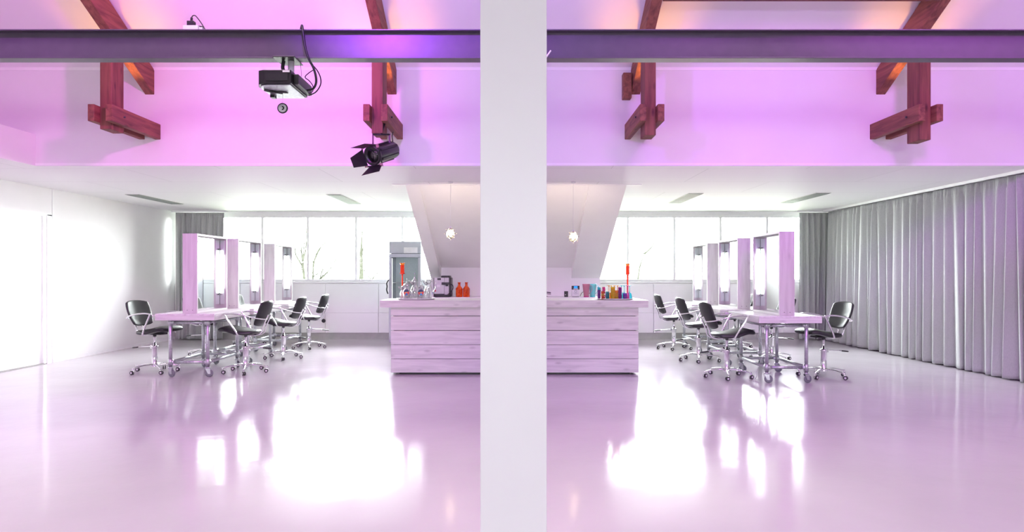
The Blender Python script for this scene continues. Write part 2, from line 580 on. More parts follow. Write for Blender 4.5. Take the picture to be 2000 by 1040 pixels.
# back wall with two window bands
WZ0, WZ1 = 1.20, 2.575
m = MB(M['wall'])
m.box(XL, XR, YB, YB + 0.2, 0, WZ0)
m.box(XL, XR, YB, YB + 0.2, WZ1, CZ + .15)
m.box(-1.66, 1.70, YB, YB + 0.2, WZ0, WZ1)
m.box(XL, -6.95, YB, YB + 0.2, WZ0, WZ1)
m.box(6.45, XR, YB, YB + 0.2, WZ0, WZ1)
struct(m.build('wall_back'))
def window(name, x0, x1, mull):
    w_ = MB(M['trimw'])
    y0, y1 = YB + 0.02, YB + 0.09
    w_.box(x0, x1, y0, y1, WZ0, WZ0 + 0.045)
    w_.box(x0, x1, y0, y1, WZ1 - 0.045, WZ1)
    w_.box(x0, x0 + .05, y0, y1, WZ0, WZ1)
    w_.box(x1 - .05, x1, y0, y1, WZ0, WZ1)
    o = struct(w_.build(name, bevel=0.004))
    for x in mull:
        MB(M['trimw']).box(x - .026, x + .026, y0 - .01, y1, WZ0 + .045, WZ1 - .045).build('mullion', o, bevel=0.004)
    xs = [x0 + .05] + list(mull) + [x1 - .05]
    for a, b in zip(xs, xs[1:]):
        MB(M['pane']).box(a, b, YB + .052, YB + .058, WZ0 + .04, WZ1 - .04).build('pane', o)
    MB(M['trimw']).box(x0, x1, YB - 0.05, YB + 0.06, WZ0 - 0.035, WZ0).build('window_sill', o, bevel=0.005)
    return o
window('window_1', -6.95, -1.66, [-6.18, -5.23, -4.28, -3.28, -2.31])
window('window_2', 1.70, 6.45, [2.38, 3.35, 4.31, 5.28])
# heating casing under the windows
for (x0, x1, seams, nm) in ((-7.02, -1.66, (-6.0, -3.9, -2.8), 'trim_5'), (1.7, 6.6, (2.9, 4.4, 5.6), 'trim_6')):
    m = MB(M['wall'])
    xs = [x0] + list(seams) + [x1]
    for a, b in zip(xs, xs[1:]):
        m.box(a + .004, b - .004, YB - .06, YB - .001, 0.135, 0.55)
        m.box(a + .004, b - .004, YB - .05, YB - .001, 0.555, 1.15)
    struct(m.build(nm, bevel=0.003))
struct(MB(M['grey_trim']).box(-7.02, -1.66, YB - .03, YB, 0, .13).build('baseboard_back'))
struct(MB(M['grey_trim']).box(1.7, 6.6, YB - .03, YB, 0, .13).build('baseboard_back'))
# rear wall (behind the camera) with a window added for frontal fill light
m = MB(M['wall'])
m.box(XL, XR, YF - .2, YF, 0, 1.6)
m.box(XL, XR, YF - .2, YF, 2.4, 8)
m.box(XL, -1.1, YF - .2, YF, 1.6, 2.4)
m.box(1.1, XR, YF - .2, YF, 1.6, 2.4)
struct(m.build('wall_rear'))
m = MB(M['trimw'])
for i in range(5):
    x = -1.1 + .55 * i
    m.box(x - .04, x + .04, YF - .12, YF - .04, 1.6, 2.4)
struct(m.build('window_fill_rear'))
# kitchen recess: knee wall, sloping roof underside, two boxed rafters
m = MB(M['wall'])
m.box(-1.575, 1.65, 13.0, YB, 0, CZ)
struct(m.build('wall_kitchen'))
m = MB(M['wall'])
m.poly_prism([(-1.40, 9.98, 2.651), (-1.40, 13.02, 1.465), (-1.40, 13.02, 2.651)], (2.50, 0, 0))
struct(m.build('ceiling_slope'))
def boxed(x0, x1, name):
    m = MB(M['wall'])
    m.poly_prism([(x0, 9.94, 2.651), (x0, 13.06, 1.245), (x0, 13.06, 2.651)], (x1 - x0, 0, 0))
    struct(m.build(name, bevel=0.004))
boxed(-1.575, -1.375, 'trim_7')
boxed(1.10, 1.65, 'trim_8')
m = MB(M['trimw'])
m.box(-1.75, 1.85, 9.86, 9.90, 2.640, 2.652)
struct(m.build('trim_9'))

# ------------------------------------------------------------------ column and steel beam
tag(MB(M['column']).box(-0.15, 0.15, 3.08, 3.38, 0, 6.40).build('square_column', bevel=0.004),
    'plain white square column standing in the middle of the foreground', 'column')
m = MB(M['steel'])
by, bz0, bh, bw = 4.80, 2.87, 0.205, 0.10
m.box(XL, XR, by, by + bw, bz0, bz0 + .009)
m.box(XL, XR, by, by + bw, bz0 + bh - .009, bz0 + bh)
m.box(XL, XR, by + bw / 2 - .003, by + bw / 2 + .003, bz0 + .009, bz0 + bh - .009)
tag(m.build('steel_beam', bevel=0.002), 'grey steel I-beam spanning the whole hall behind the square column', 'beam')

# ------------------------------------------------------------------ roof trusses
def truss(x, zb, label, lamp_side):
    t = thing('roof_truss', label, 'roof truss', (x, 7.43, 0), 0, 'dark timber trusses under the roof')
    hw = 0.06
    MB(M['tz']).box(-hw, hw, -.12, .12, zb, 3.94).build('post', t, bevel=0.006)
    for s in (-1, 1):
        a, b = (hw, hw + .07) if s > 0 else (-hw - .07, -hw)
        MB(M['ty']).box(a, b, -.22, EDGE - 7.43 + .05, 2.97, 3.15).build('tie_beam', t, bevel=0.006)
    # rafter: underside z = 3.51 + SL*(EDGE-y)
    m = MB(M['ty'])
    y0, y1 = EDGE + .04 - 7.43, RID - 7.43
    f = lambda y: 3.51 + SL * (EDGE - 7.43 - y)
    m.poly_prism([(-.055, y0, f(y0)), (-.055, y1, f(y1)), (-.055, y1, f(y1) + .30), (-.055, y0, f(y0) + .30)], (.11, 0, 0))
    m.build('rafter', t, bevel=0.006)
    # bolt through the joint
    MB(M['blackm']).cyl((-hw - .085, 0, 3.06), (hw + .085, 0, 3.06), .011, 8).build('bolt', t)
    return t
TX = [-4.37, -1.46, 1.465, 4.41]
truss(TX[0], 2.905, 'dark timber roof truss leftmost in the hall', 1)
truss(TX[1], 2.86, 'dark timber roof truss that the black stage spotlight hangs from', 1)
truss(TX[2], 2.84, 'dark timber roof truss just right of the square column', -1)
truss(TX[3], 2.79, 'dark timber roof truss rightmost in the hall, above the grey curtain', -1)
t = thing('purlin', 'long dark timber purlin running between the two right-hand roof trusses', 'purlin', (2.94, 6.9, 4.145))
MB(M['tx']).box(-1.415, 1.415, -.09, .09, 0, .20).build('beam', t, bevel=.005)
o = tag(MB(M['ty']).box(1.30, 1.40, 8.08, 8.2, 3.44, 3.74).build('timber_block', bevel=.005),
    'short dark timber block on the hall wall right of the square column', 'timber block')
# small warm uplights lying between the tie beams
def uplight(x, label):
    t = thing('uplight', label, 'uplight', (x, 7.70, 3.06), 0, 'warm uplights on the truss ties')
    MB(M['blackm']).box(-.0595, .0595, -.04, .04, 0, .01).build('mount_plate', t)
    MB(M['blackm']).lathe([(.03, .010), (.042, .012), (.045, .07), (.040, .07), (.034, .02)], seg=16).build('housing', t)
    MB(M['warm']).ball((0, 0, .045), .026).build('bulb', t)
    light('uplight_lamp', 'SPOT', (x, 7.70, 3.17), (x, 7.62, 4.2), 26, (1.0, 0.42, 0.08), spot_size=math.radians(80), spot_blend=.8, shadow_soft_size=.03)
for x, lb in zip(TX, ('small warm uplight on the ties of the leftmost truss', 'small warm uplight on the ties above the black stage spotlight',
                      'small warm uplight on the ties just right of the square column', 'small warm uplight on the ties of the rightmost truss')):
    uplight(x, lb)

# ------------------------------------------------------------------ curtains
def curtain(p0, p1, z0, z1, pitch, amp, label, seed, flare=None):
    rnd = random.Random(seed)
    p0, p1 = Vector(p0), Vector(p1)
    L = (p1 - p0).length
    d = (p1 - p0).normalized()
    nn = Vector((-d.y, d.x, 0))
    # irregular fold phases
    marks = [0.0]
    while marks[-1] < L:
        marks.append(marks[-1] + pitch * rnd.uniform(.55, 1.5))
    amps = [amp * rnd.uniform(.65, 1.25) for _ in marks]
    drift = [rnd.uniform(-.6, .6) * pitch for _ in marks]
    def prof(s, h):
        # h 0 bottom, 1 top
        i = 0
        while i < len(marks) - 2 and marks[i + 1] < s:
            i += 1
        f = (s - marks[i]) / (marks[i + 1] - marks[i])
        a = amps[i] * (1 - f) + amps[i + 1] * f
        fold = math.cos(2 * PI * f)
        fold = math.copysign(abs(fold) ** .9, fold)
        sec = math.cos(4 * PI * f + i) * .22
        k = (.60 + .4 * (1 - h)) if h < .95 else .45
        return a * k * (fold + sec * (1 - h * .5)), math.sin(PI * f) * drift[i] * (1 - h)
    rows = [0, .02, .1, .22, .36, .5, .64, .78, .88, .94, .965, 1.0]
    step = pitch / 14
    n = int(L / step)
    bm = bmesh.new()
    grid = []
    for h in rows:
        r = []
        for i in range(n + 1):
            s = L * i / n
            o_, dr = prof(s, h)
            if h > .95:
                o_ = o_ * .8 + amp * .18 * math.cos(2 * PI * s / (pitch * .31))
            off = nn * o_ + d * dr
            z = z0 + (z1 - z0) * h
            r.append(bm.verts.new(p0 + d * s + off + Vector((0, 0, z))))
        grid.append(r)
    for a in range(len(rows) - 1):
        for i in range(n):
            f = bm.faces.new([grid[a][i], grid[a][i + 1], grid[a + 1][i + 1], grid[a + 1][i]])
            f.smooth = True
    me = bpy.data.meshes.new('curtain')
    bm.to_mesh(me)
    bm.free()
    me.materials.append(M['curtain'])
    o = bpy.data.objects.new('curtain', me)
    C.objects.link(o)
    so = o.modifiers.new('cloth', 'SOLIDIFY')
    so.thickness = .004
    tag(o, label, 'curtain')
    return o
curtain((6.33, 13.75, 0), (6.33, 5.0, 0), .015, 2.60, .20, .050, 'long grey pleated curtain hanging along the whole right wall', 3)
curtain((5.86, 13.98, 0), (6.50, 13.98, 0), .02, 2.61, .09, .045, 'narrow bunched grey curtain at the right end of the window', 5)
curtain((-6.93, 13.98, 0), (-5.92, 13.98, 0), .02, 2.61, .11, .045, 'bunched grey curtain at the left end of the window behind the mirrors', 9)
tag(MB(M['trimw']).box(6.30, 6.36, 4.9, 13.9, 2.61, 2.649).build('curtain_rail'), 'white ceiling rail above the long grey curtain', 'curtain rail')
tag(MB(M['trimw']).box(5.80, 6.29, 13.95, 14.01, 2.62, 2.649).build('curtain_rail'), 'short white ceiling rail above the narrow bunched curtain', 'curtain rail')
tag(MB(M['trimw']).box(-7.0, -5.86, 13.95, 14.01, 2.62, 2.649).build('curtain_rail'), 'short white ceiling rail above the left window curtain', 'curtain rail')

# ------------------------------------------------------------------ ceiling vents
def vent(x, y, label):
    t = thing('ceiling_vent', label, 'ceiling vent', (x, y, CZ), 0, 'grey louvred strips in the low ceiling')
    m = MB(M['grey_trim'])
    m.box(-.12, .12, -.75, .75, -.006, -.0005)
    m.build('frame', t)
    m = MB(M['tubegrey'])
    for i in range(12):
        x_ = -.10 + .018 * i
        m.box(x_, x_ + .008, -.73, .73, -.012, -.006)
    m.build('louvre', t)
vent(-6.20, 11.85, 'grey louvred ceiling vent leftmost, near the white left wall')
vent(-2.93, 11.85, 'grey louvred ceiling vent above the left window, left of the sloping beam')
vent(2.93, 11.70, 'grey louvred ceiling vent right of the wide sloping beam')
vent(4.95, 11.65, 'grey louvred ceiling vent nearest the long grey curtain')

# ------------------------------------------------------------------ styling tables
def make_table(label, loc, group):
    t = thing('styling_table', label, 'table', loc, 0, group)
    W, L_ = .385, .60
    zt = .835
    m = MB(M['wy'])
    for i in range(4):
        x0 = -W + i * 2 * W / 4
        m.box(x0 + .0012, x0 + 2 * W / 4 - .0012, -L_, L_, zt - .022, zt)
    m.build('tabletop', t, bevel=.003)
    for s in (-1, 1):
        MB(M['wx']).box(-W, W, min(s * L_, s * (L_ - .028)), max(s * L_, s * (L_ - .028)), zt - .085, zt - .0225).build('apron_board', t, bevel=.003)
        MB(M['wy']).box(min(s * W, s * (W - .028)), max(s * W, s * (W - .028)), -L_ + .029, L_ - .029, zt - .085, zt - .0225).build('apron_board', t, bevel=.003)
    lx, ly = .245, .475
    zl, zh = .195, .715
    for sx in (-1, 1):
        for sy in (-1, 1):
            m = MB(M['galv'])
            m.cyl((sx * lx, sy * ly, .125), (sx * lx, sy * ly, zt - .0225), .0225, 16)
            for z in (zl, zh):
                m.cyl((sx * lx, sy * ly, z - .04), (sx * lx, sy * ly, z + .04), .029, 16)
            m.build('leg', t)
            c = MB(M['galv'])
            c.cyl((sx * lx, sy * ly, .112), (sx * lx, sy * ly, .13), .03, 14)
            ang = random.uniform(-.8, .8)
            mt = Matrix.Translation((sx * lx, sy * ly, 0)) @ Matrix.Rotation(ang, 4, 'Z')
            for yy in (-.017, .017):
                c.poly_prism([mt @ Vector(p) for p in ((-.03, yy - .0015, .112), (.03, yy - .0015, .112), (.035, yy - .0015, .04), (.005, yy - .0015, .04))], (mt.to_3x3() @ Vector((0, .003, 0))))
            co = c.build('caster', t)
            wv = MB(M['wheel'])
            wm = mt @ Matrix.Translation((.02, 0, .05)) @ Matrix.Rotation(PI / 2, 4, 'X')
            wv.lathe([(.03, -.013), (.044, -.013), (.0495, -.008), (.0495, .008), (.044, .013), (.03, .013)], mtx=wm, seg=24)
            wv.use(M['silver']).lathe([(.010, -.016), (.012, -.016), (.012, .016), (.010, .016)], mtx=wm, seg=10)
            wv.build('wheel', co)
    for z in (zl, zh):
        for s in (-1, 1):
            m = MB(M['galv']).cyl((-lx, s * ly, z), (lx, s * ly, z), .020, 14)
            for q in (-1, 1):
                m.cyl((q * lx, s * ly, z), (q * (lx - .055), s * ly, z), .026, 14)
            m.build('rail', t)
            m = MB(M['galv']).cyl((s * lx, -ly, z), (s * lx, ly, z), .020, 14)
            for q in (-1, 1):
                m.cyl((s * lx, q * ly, z), (s * lx, q * (ly - .055), z), .026, 14)
            m.build('rail', t)
    return t
def make_mirror(label, loc, group):
    t = thing('mirror_frame', label, 'mirror', loc, 0, group)
    h, L_, hw, th = 1.05, .475, .095, .028
    for s in (-1, 1):
        m = MB(M['wz'])
        m.box(-hw, hw, min(s * L_, s * (L_ - th)), max(s * L_, s * (L_ - th)), 0, h)
        m.use(M['blackm'])
        for x in (-.035, .035):
            y = s * (L_ + .0005)
            m.cyl((x, y, .04), (x, y + s * .001, .04), .005, 8)
        m.build('side_board', t, bevel=.002)
        # lit tube with its end plates on the inner face of the side board, on both mirror faces
        for q in (-1, 1):
            if s > 0:
                y = s * (L_ - th)
                for z0_, z1_ in ((.08, .30), (.80, 1.0)):
                    MB(M['greenglass']).box(min(q * .006, q * .065), max(q * .006, q * .065), y - .012, y - .0008, z0_, z1_).build('lamp_plate', t)
                tb = MB(M['tube']).cyl((q * .030, y - .022, .24), (q * .030, y - .022, .86), .014, 12)
                tb.use(M['silver']).cyl((q * .030, y - .022, .215), (q * .030, y - .022, .24), .016, 12)
                tb.cyl((q * .030, y - .022, .86), (q * .030, y - .022, .885), .016, 12)
                tb.build('lamp_tube', t)
    MB(M['wy']).box(-hw, hw, -L_ + th, L_ - th, h - th, h).build('top_board', t, bevel=.002)
    MB(M['wy']).box(-hw, hw, -L_ + th, L_ - th, 0, th).build('bottom_board', t, bevel=.002)
    MB(M['mirror']).box(-.003, .003, -L_ + th + .001, L_ - th - .001, th, h - th).build('mirror_glass', t)
    return t
LT = [(-4.26, 9.44), (-4.235, 10.72), (-4.27, 12.39)]
RT = [(3.385, 8.94), (3.385, 10.52), (3.40, 12.15)]
ord_ = ('nearest', 'middle', 'farthest')
tab0 = make_table('whitewashed plank table on castered tube frame, nearest of the left row', (LT[0][0], LT[0][1], 0), 'left row of styling tables')
mir0 = make_mirror('standing whitewashed mirror frame on the nearest table of the left row', (LT[0][0], LT[0][1] + .02, .836), 'left row of mirror frames')
for i in (1, 2):
    dup(tab0, (*LT[i], 0), 0, 'whitewashed plank table on tube frame, %s of the left row by the white wall' % ord_[i])
    dup(mir0, (LT[i][0], LT[i][1] + .02, .836), 0, 'standing whitewashed mirror frame on the %s table of the left row' % ord_[i])
for i in range(3):
    dup(tab0, (*RT[i], 0), 0, 'whitewashed plank table on tube frame, %s of the right row by the grey curtain' % ord_[i], 'right row of styling tables')
    dup(mir0, (RT[i][0] + .015, RT[i][1] + .02, .836), 0, 'standing whitewashed mirror frame on the %s table of the right row' % ord_[i], 'right row of mirror frames')
# loose white cables hanging under the near tables
def cable(pts, r, m_, label, name='power_cable', cat='cable', n=8):
    o = MB(m_).tube(bez(pts, n), r, 6).build(name)
    return tag(o, label, cat)
cable([(3.30, 8.9, .74), (3.18, 8.88, .55), (3.27, 8.93, .35), (3.22, 9.0, .10), (3.10, 8.75, .008), (3.02, 8.62, .006), (3.06, 8.50, .006)], .0035, M['greywhite'],
      'thin white power cable dangling to the floor under the nearest right table')
cable([(-4.40, 9.2, .74), (-4.33, 9.25, .67), (-4.2, 9.3, .66), (-4.05, 9.5, .72)], .004, M['greywhite'],
      'white power cable sagging under the nearest left table')
def socket(x, y, label):
    t = thing('power_strip', label, 'power strip', (x, y, .72))
    m = MB(M['greywhite']).box(-.05, .05, -.11, .11, 0, .028)
    m.build('body', t, bevel=.004)
    MB(M['blackp']).box(-.03, .03, -.09, -.03, -.012, -.0005).build('plug', t, bevel=.003)
socket(3.30, 9.15, 'white power strip fixed under the nearest right table')
socket(-4.30, 9.75, 'white power strip fixed under the nearest left table')

# ------------------------------------------------------------------ salon chairs (face +X)
def make_chair(label, loc, rz, group):
    t = thing('salon_chair', label, 'chair', loc, rz, group)
    # seat
    def fs(u, v):
        x = .075 + .265 * u
        hw = .235 - .03 * max(0, -u) - .015 * max(0, u) ** 3
        y = hw * v
        z = .575 + .028 * math.sin(u * 2.2) - .075 * max(0, u - .45) ** 1.6 + .030 * v * v * (1 - abs(u)) * -1 + .012
        return (x, y, z), (-.15 * math.cos(u * 2.2), 0, 1)
    MB(M['leather']).pillow(fs, .036, 16, 14, .30, 5).build('seat', t)
    MB(M['blackp']).box(-.09, .15, -.07, .07, .520, .545).build('seat_plate', t, bevel=.006)
    # back
    def fb(u, v):
        hw = .190 + .035 * (v + 1) / 2
        k = (v + 1) / 2
        x = -.205 - .135 * k - .025 * math.sin(PI * k) + .055 * u * u
        return (x, hw * u, .635 + .355 * k), (1, -.25 * u, .33)
    MB(M['leather']).pillow(fb, .019, 14, 16, .30, 8).build('backrest', t)
    # chrome tube from seat plate up the rear of the back
    p = bez([(-.02, 0, .525), (-.15, 0, .515), (-.235, 0, .55), (-.262, 0, .63), (-.30, 0, .72), (-.335, 0, .80)], 6)
    m = MB(M['chrome']).tube([q + Vector((0, -.055, 0)) for q in p], .010, 10)
    m.tube([q + Vector((0, .055, 0)) for q in p], .010, 10)
    m.build('back_support', t)
    # arms
    for s in (-1, 1):
        a = bez([(-.315, s * .06, .735), (-.285, s * .17, .745), (-.215, s * .255, .765), (-.12, s * .285, .795), (-.02, s * .29, .816), (.09, s * .283, .824), (.175, s * .278, .815)], 6)
        b = bez([(.175, s * .278, .815), (.125, s * .27, .73), (.055, s * .25, .62), (.01, s * .232, .535)], 6)
        m = MB(M['chrome'])
        m.tube(a, .0115, 10, flat=.8)
        m.tube(b, .0115, 10)
        m.ball((.175, s * .278, .815), .0125, 10, 6)
        m.tube([(.01, s * .232, .535), (.0, s * .16, .53), (.0, s * .06, .532)], .009, 8)
        m.build('armrest', t)
    # pillar
    m = MB(M['chrome'])
    m.lathe([(.052, .075), (.052, .09), (.037, .10), (.037, .335), (.045, .34), (.045, .362), (.03, .368), (.015, .370), (.015, .50), (.020, .50), (.020, .522)], seg=20)
    m.box(-.062, -.03, -.016, .016, .325, .372)
    m.build('pillar', t)
    MB(M['blackp']).cyl((0, 0, .492), (0, 0, .521), .022, 14).build('collar', t)
    # pump pedal loop towards the rear
    m = MB(M['chrome'])
    loop = bez([(-.05, -.018, .352), (-.20, -.020, .345), (-.33, -.022, .332), (-.352, 0, .330), (-.33, .022, .332), (-.20, .020, .345), (-.05, .018, .352)], 5)
    m.tube(loop, .0055, 8)
    m.use(M['blackp']).tube(bez([(-.25, -.022, .340), (-.33, -.024, .331), (-.356, 0, .328), (-.33, .024, .331), (-.25, .022, .340)], 5), .0085, 8)
    m.build('pump_pedal', t)
    # five-star base
    for k in range(5):
        a = 2 * PI * k / 5 + .63
        c, s_ = math.cos(a), math.sin(a)
        pts = [(.02 * c, .02 * s_, .105), (.12 * c, .12 * s_, .108), (.22 * c, .22 * s_, .095), (.30 * c, .30 * s_, .080)]
        m = MB(M['chrome']).tube(bez(pts, 4), [.022 - .010 * i / 12 for i in range(13)], 10, flat=.62)
        m.cyl((.30 * c, .30 * s_, .066), (.30 * c, .30 * s_, .090), .013, 12)
        leg = m.build('base_leg', t)
        ca = random.uniform(0, 2 * PI)
        mt = Matrix.Translation((.30 * c, .30 * s_, 0)) @ Matrix.Rotation(ca, 4, 'Z')
        m = MB(M['darkwheel'])
        for yy in (-.012, .012):
            wm = mt @ Matrix.Translation((.014, yy, .0265)) @ Matrix.Rotation(PI / 2, 4, 'X')
            m.use(M['darkwheel']).lathe([(.012, -.007), (.024, -.007), (.0265, -.004), (.0265, .004), (.024, .007), (.012, .007)], mtx=wm, seg=18)
            m.use(M['silver']).lathe([(.013, -.0075), (.014, -.0075), (.014, .0075), (.013, .0075)], mtx=wm, seg=12)
        m.use(M['chrome'])
        m.tube([mt @ Vector(p) for p in ((0, 0, .068), (.003, 0, .058), (.010, 0, .045), (.014, 0, .030))], [.010, .012, .009, .006], 8)
        hood = [mt @ Vector((.014 + .031 * math.cos(q), 0, .0265 + .031 * math.sin(q))) for q in [PI * .1 * j for j in range(3, 12)]]
        m.tube(hood, .006, 8, flat=.35)
        m.build('caster', leg)
    return t
R_ = math.radians
ch0 = make_chair('black salon chair with chrome arms left of the nearest left table, facing right', (-4.94, 9.40, 0), R_(-14), 'chairs along the outer side of the left tables')
g2 = 'chairs along the inner side of the left tables'
g1 = 'chairs along the outer side of the left tables'
dup(ch0, (-5.06, 11.25, 0), R_(-4), 'black salon chair mostly hidden behind the nearest left table, base showing below it', g1)
dup(ch0, (-5.0, 12.95, 0), R_(8), 'black salon chair farthest and mostly hidden, left of the farthest left table', g1)
dup(ch0, (-3.68, 9.38, 0), R_(178), 'black salon chair seen from behind, nearest of the three right of the left tables', g2)
dup(ch0, (-3.69, 10.95, 0), R_(178), 'black salon chair seen from behind, middle of the three right of the left tables', g2)
dup(ch0, (-3.73, 12.45, 0), R_(179), 'black salon chair seen from behind, farthest of the three right of the left tables', g2)
g3 = 'chairs along the inner side of the right tables'
g4 = 'chairs along the curtain side of the right tables'
dup(ch0, (2.79, 8.93, 0), R_(5), 'black salon chair seen from behind, nearest of three left of the right tables', g3)
dup(ch0, (2.88, 10.62, 0), R_(4), 'black salon chair seen from behind, middle of the three left of the right tables', g3)
dup(ch0, (2.90, 12.35, 0), R_(2), 'black salon chair seen from behind, farthest of three, nearest the bar counter', g3)
dup(ch0, (4.07, 8.96, 0), R_(191), 'black salon chair with chrome arms right of the nearest right table, before the curtain', g4)
dup(ch0, (4.05, 10.72, 0), R_(184), 'black salon chair mostly hidden behind the nearest right table', g4)
dup(ch0, (4.05, 12.50, 0), R_(176), 'black salon chair mostly hidden behind the middle right table', g4)

# ------------------------------------------------------------------ bar counter
t = thing('bar_counter', 'long whitewashed plank bar counter standing behind the square column', 'bar counter', (0.015, 9.15, 0))
ww, dd = 1.66, .58
tops = [(.915, .792), (.785, .598), (.590, .405), (.400, .215), (.210, .030)]
for z1, z0 in tops:
    MB(M['wx']).box(-ww, ww, 0, .024, z0, z1).build('front_board', t, bevel=.003)
    for s in (-1, 1):
        MB(M['wy']).box(min(s * ww, s * (ww - .024)), max(s * ww, s * (ww - .024)), .0245, dd, z0, z1).build('side_board', t, bevel=.003)
m = MB(M['blackp'])
m.box(-ww + .10, ww - .10, .10, dd - .04, 0, .06)
m.build('plinth', t)
for x in (-1.52, -.8, -.05, .7, 1.52):
    MB(M['tx']).box(x - .035, x + .035, .0245, .07, .06, .90).build('stud', t)
m = MB(M['blackp']).box(-ww + .03, ww - .03, .072, dd - .02, .062, .90)
m.build('inner_panel', t)
m = MB(M['wx'])
m.box(-1.80, 1.785, -.045, .005, .905, 1.000)
m.box(-1.80, 1.785, .0055, .70, .955, 1.000)
m.build('countertop', t, bevel=.004)

# ------------------------------------------------------------------ back counter of the kitchen
t = thing('kitchen_counter', 'white kitchen counter against the low back wall behind the bar', 'kitchen counter', (0, 12.35, 0))
for i in range(5):
    x0 = -1.36 + i * .49
    MB(M['trimw']).box(x0 + .003, x0 + .487, 0, .02, .08, .885).build('door', t, bevel=.002)
MB(M['trimw']).box(-1.37, 1.64, .021, .64, .0, .885).build('body', t)
MB(M['wall']).box(-1.38, 1.645, -.02, .645, .89, .932).build('worktop', t, bevel=.003)
KZ = .933
# coffee machine
t = thing('coffee_machine', 'silver and black automatic coffee machine on the kitchen counter by the fridge', 'coffee machine', (-1.315, 12.42, KZ))
m = MB(M['blackp']); m.box(-.145, .17, .02, .40, 0, .355); m.build('body', t, bevel=.012)
m = MB(M['silver']); m.box(-.13, .055, -.012, .019, .055, .355); m.box(.056, .14, -.004, .019, .035, .355); m.build('front_panel', t, bevel=.006)
MB(M['blackp']).box(-.07, -.005, -.0155, -.0125, .31, .345).build('display', t)
m = MB(M['blackp']); m.box(.01, .145, -.05, -.0125, .225, .27); m.box(.085, .125, -.04, -.008, .20, .225); m.build('coffee_spout', t, bevel=.004)
MB(M['blackp']).box(-.11, .145, -.08, .018, 0, .045).build('drip_tray', t, bevel=.006)
MB(M['blackp']).box(-.01, .15, .06, .36, .356, .39).build('bean_lid', t, bevel=.008)
MB(M['red']).box(-.122, -.095, -.014, -.0125, .10, .135).build('sticker', t)
MB(M['paper']).box(-.08, -.02, -.014, -.0125, .18, .225).build('label', t)
m = MB(M['blackp']); m.tube(bez([(.14, .05, .24), (.20, .03, .22), (.215, 0, .16), (.17, -.02, .09), (.08, -.085, .012)] , 6), .006, 8)
m.tube(bez([(.17, .05, .12), (.195, .03, .07), (.165, .0, .02), (.12, -.09, .012)], 6), .005, 8); m.build('milk_hose', t)
# orange bottles
def bottle(x, y, z, label, parts=None):
    m = MB(M['orangeglass'])
    m.lathe([(.052, 0), (.061, .004), (.063, .03), (.063, .135), (.066, .142), (.064, .150), (.045, .178), (.027, .20), (.023, .215), (.0235, .255), (.031, .258), (.031, .268), (.024, .270), (.018, .268)], seg=28)
    o = m.build('orange_bottle', loc=(x, y, z))
    return tag(o, label, 'bottle', 'orange bottles on the kitchen counter')
bottle(-.992, 12.46, KZ, 'orange glass bottle, the one nearer the coffee machine')
bottle(-.860, 12.46, KZ, 'orange glass bottle, the one nearer the square column')
# right hand items
t = thing('kitchen_tap', 'brown metal kitchen tap with tall spout rising just right of the square column', 'tap', (.600, 12.55, KZ))
m = MB(M['steel']); m.cyl((0, 0, 0), (0, 0, .42), .012, 12); m.cyl((0, 0, 0), (0, 0, .02), .022, 14); m.tube(bez([(0, 0, .42), (-.02, -.04, .46), (-.08, -.09, .46), (-.12, -.12, .42)], 6), .011, 10); m.build('spout', t)
m = MB(M['steel']); m.cyl((.0, 0, .085), (.085, -.01, .075), .010, 10); m.cyl((.0, 0, .060), (.085, -.02, .050), .006, 10); m.build('lever', t)
t = thing('speaker_box', 'small black box with a light mark standing on the kitchen counter', 'small box', (.965, 12.50, KZ))
MB(M['blackp']).box(-.034, .034, 0, .06, 0, .105).build('body', t, bevel=.004)
MB(M['silver']).box(-.022, -.006, -.0012, -.0002, .035, .046).build('mark', t)
t = thing('card_terminal', 'black and white device with blue screen on the kitchen counter', 'device', (1.135, 12.46, KZ))
MB(M['greywhite']).box(-.07, .07, 0, .07, 0.008, .135).build('body', t, bevel=.004)
MB(M['blackp']).box(-.07, .07, .0, .075, .1355, .205).build('head', t, bevel=.004)
MB(M['bluelcd']).box(-.032, .032, -.003, -.0005, .160, .198).build('screen', t)
MB(M['greywhite']).box(-.042, .042, -.003, -.0005, .142, .155).build('button_row', t)
m = MB(M['navy']); m.lathe([(.017, 0), (.022, 0), (.022, .001), (.017, .001)], mtx=Matrix.Translation((0, -.0002, .105)) @ Matrix.Rotation(PI / 2, 4, 'X'), seg=16, close=False); m.box(-.05, .05, -.001, -.0003, .07, .073); m.box(-.03, .03, -.001, -.0003, .055, .058); m.build('print', t)
MB(M['blackp']).box(-.06, .06, .0, .065, 0, .0075).build('foot', t)
def jug(x, y, z, c, dark, label):
    t = thing('jug', label, 'jug', (x, y, z), 0, 'plastic jugs on the kitchen counter')
    m = MB(M[c]); m.lathe([(.046, .02), (.050, .06), (.056, .12), (.063, .18), (.068, .232), (.071, .24), (.067, .238), (.060, .18), (.052, .10), (.043, .022)], seg=22, close=False)
    m.build('body', t)
    m = MB(M[dark]); m.lathe([(.0, 0), (.047, 0), (.049, .018), (.0, .018)], seg=22); m.build('base', t)
    m = MB(M[c]); m.tube(bez([(.058, 0, .21), (.10, 0, .20), (.105, 0, .13), (.052, 0, .06)], 6), .006, 8); m.build('handle', t)
jug(1.325, 12.44, KZ, 'pinkj', 'magenta', 'translucent pink ribbed plastic jug')
jug(1.450, 12.50, KZ, 'aqua', 'cyan', 'translucent aqua plastic jug next to the pink jug')
cable([(1.21, 12.42, KZ + .015), (1.235, 12.40, KZ + .07), (1.27, 12.42, KZ + .095), (1.30, 12.55, KZ + .08), (1.38, 12.58, KZ + .02)], .005, M['blackp'],
      'black cable curling between the blue-screen device and the pink jug')

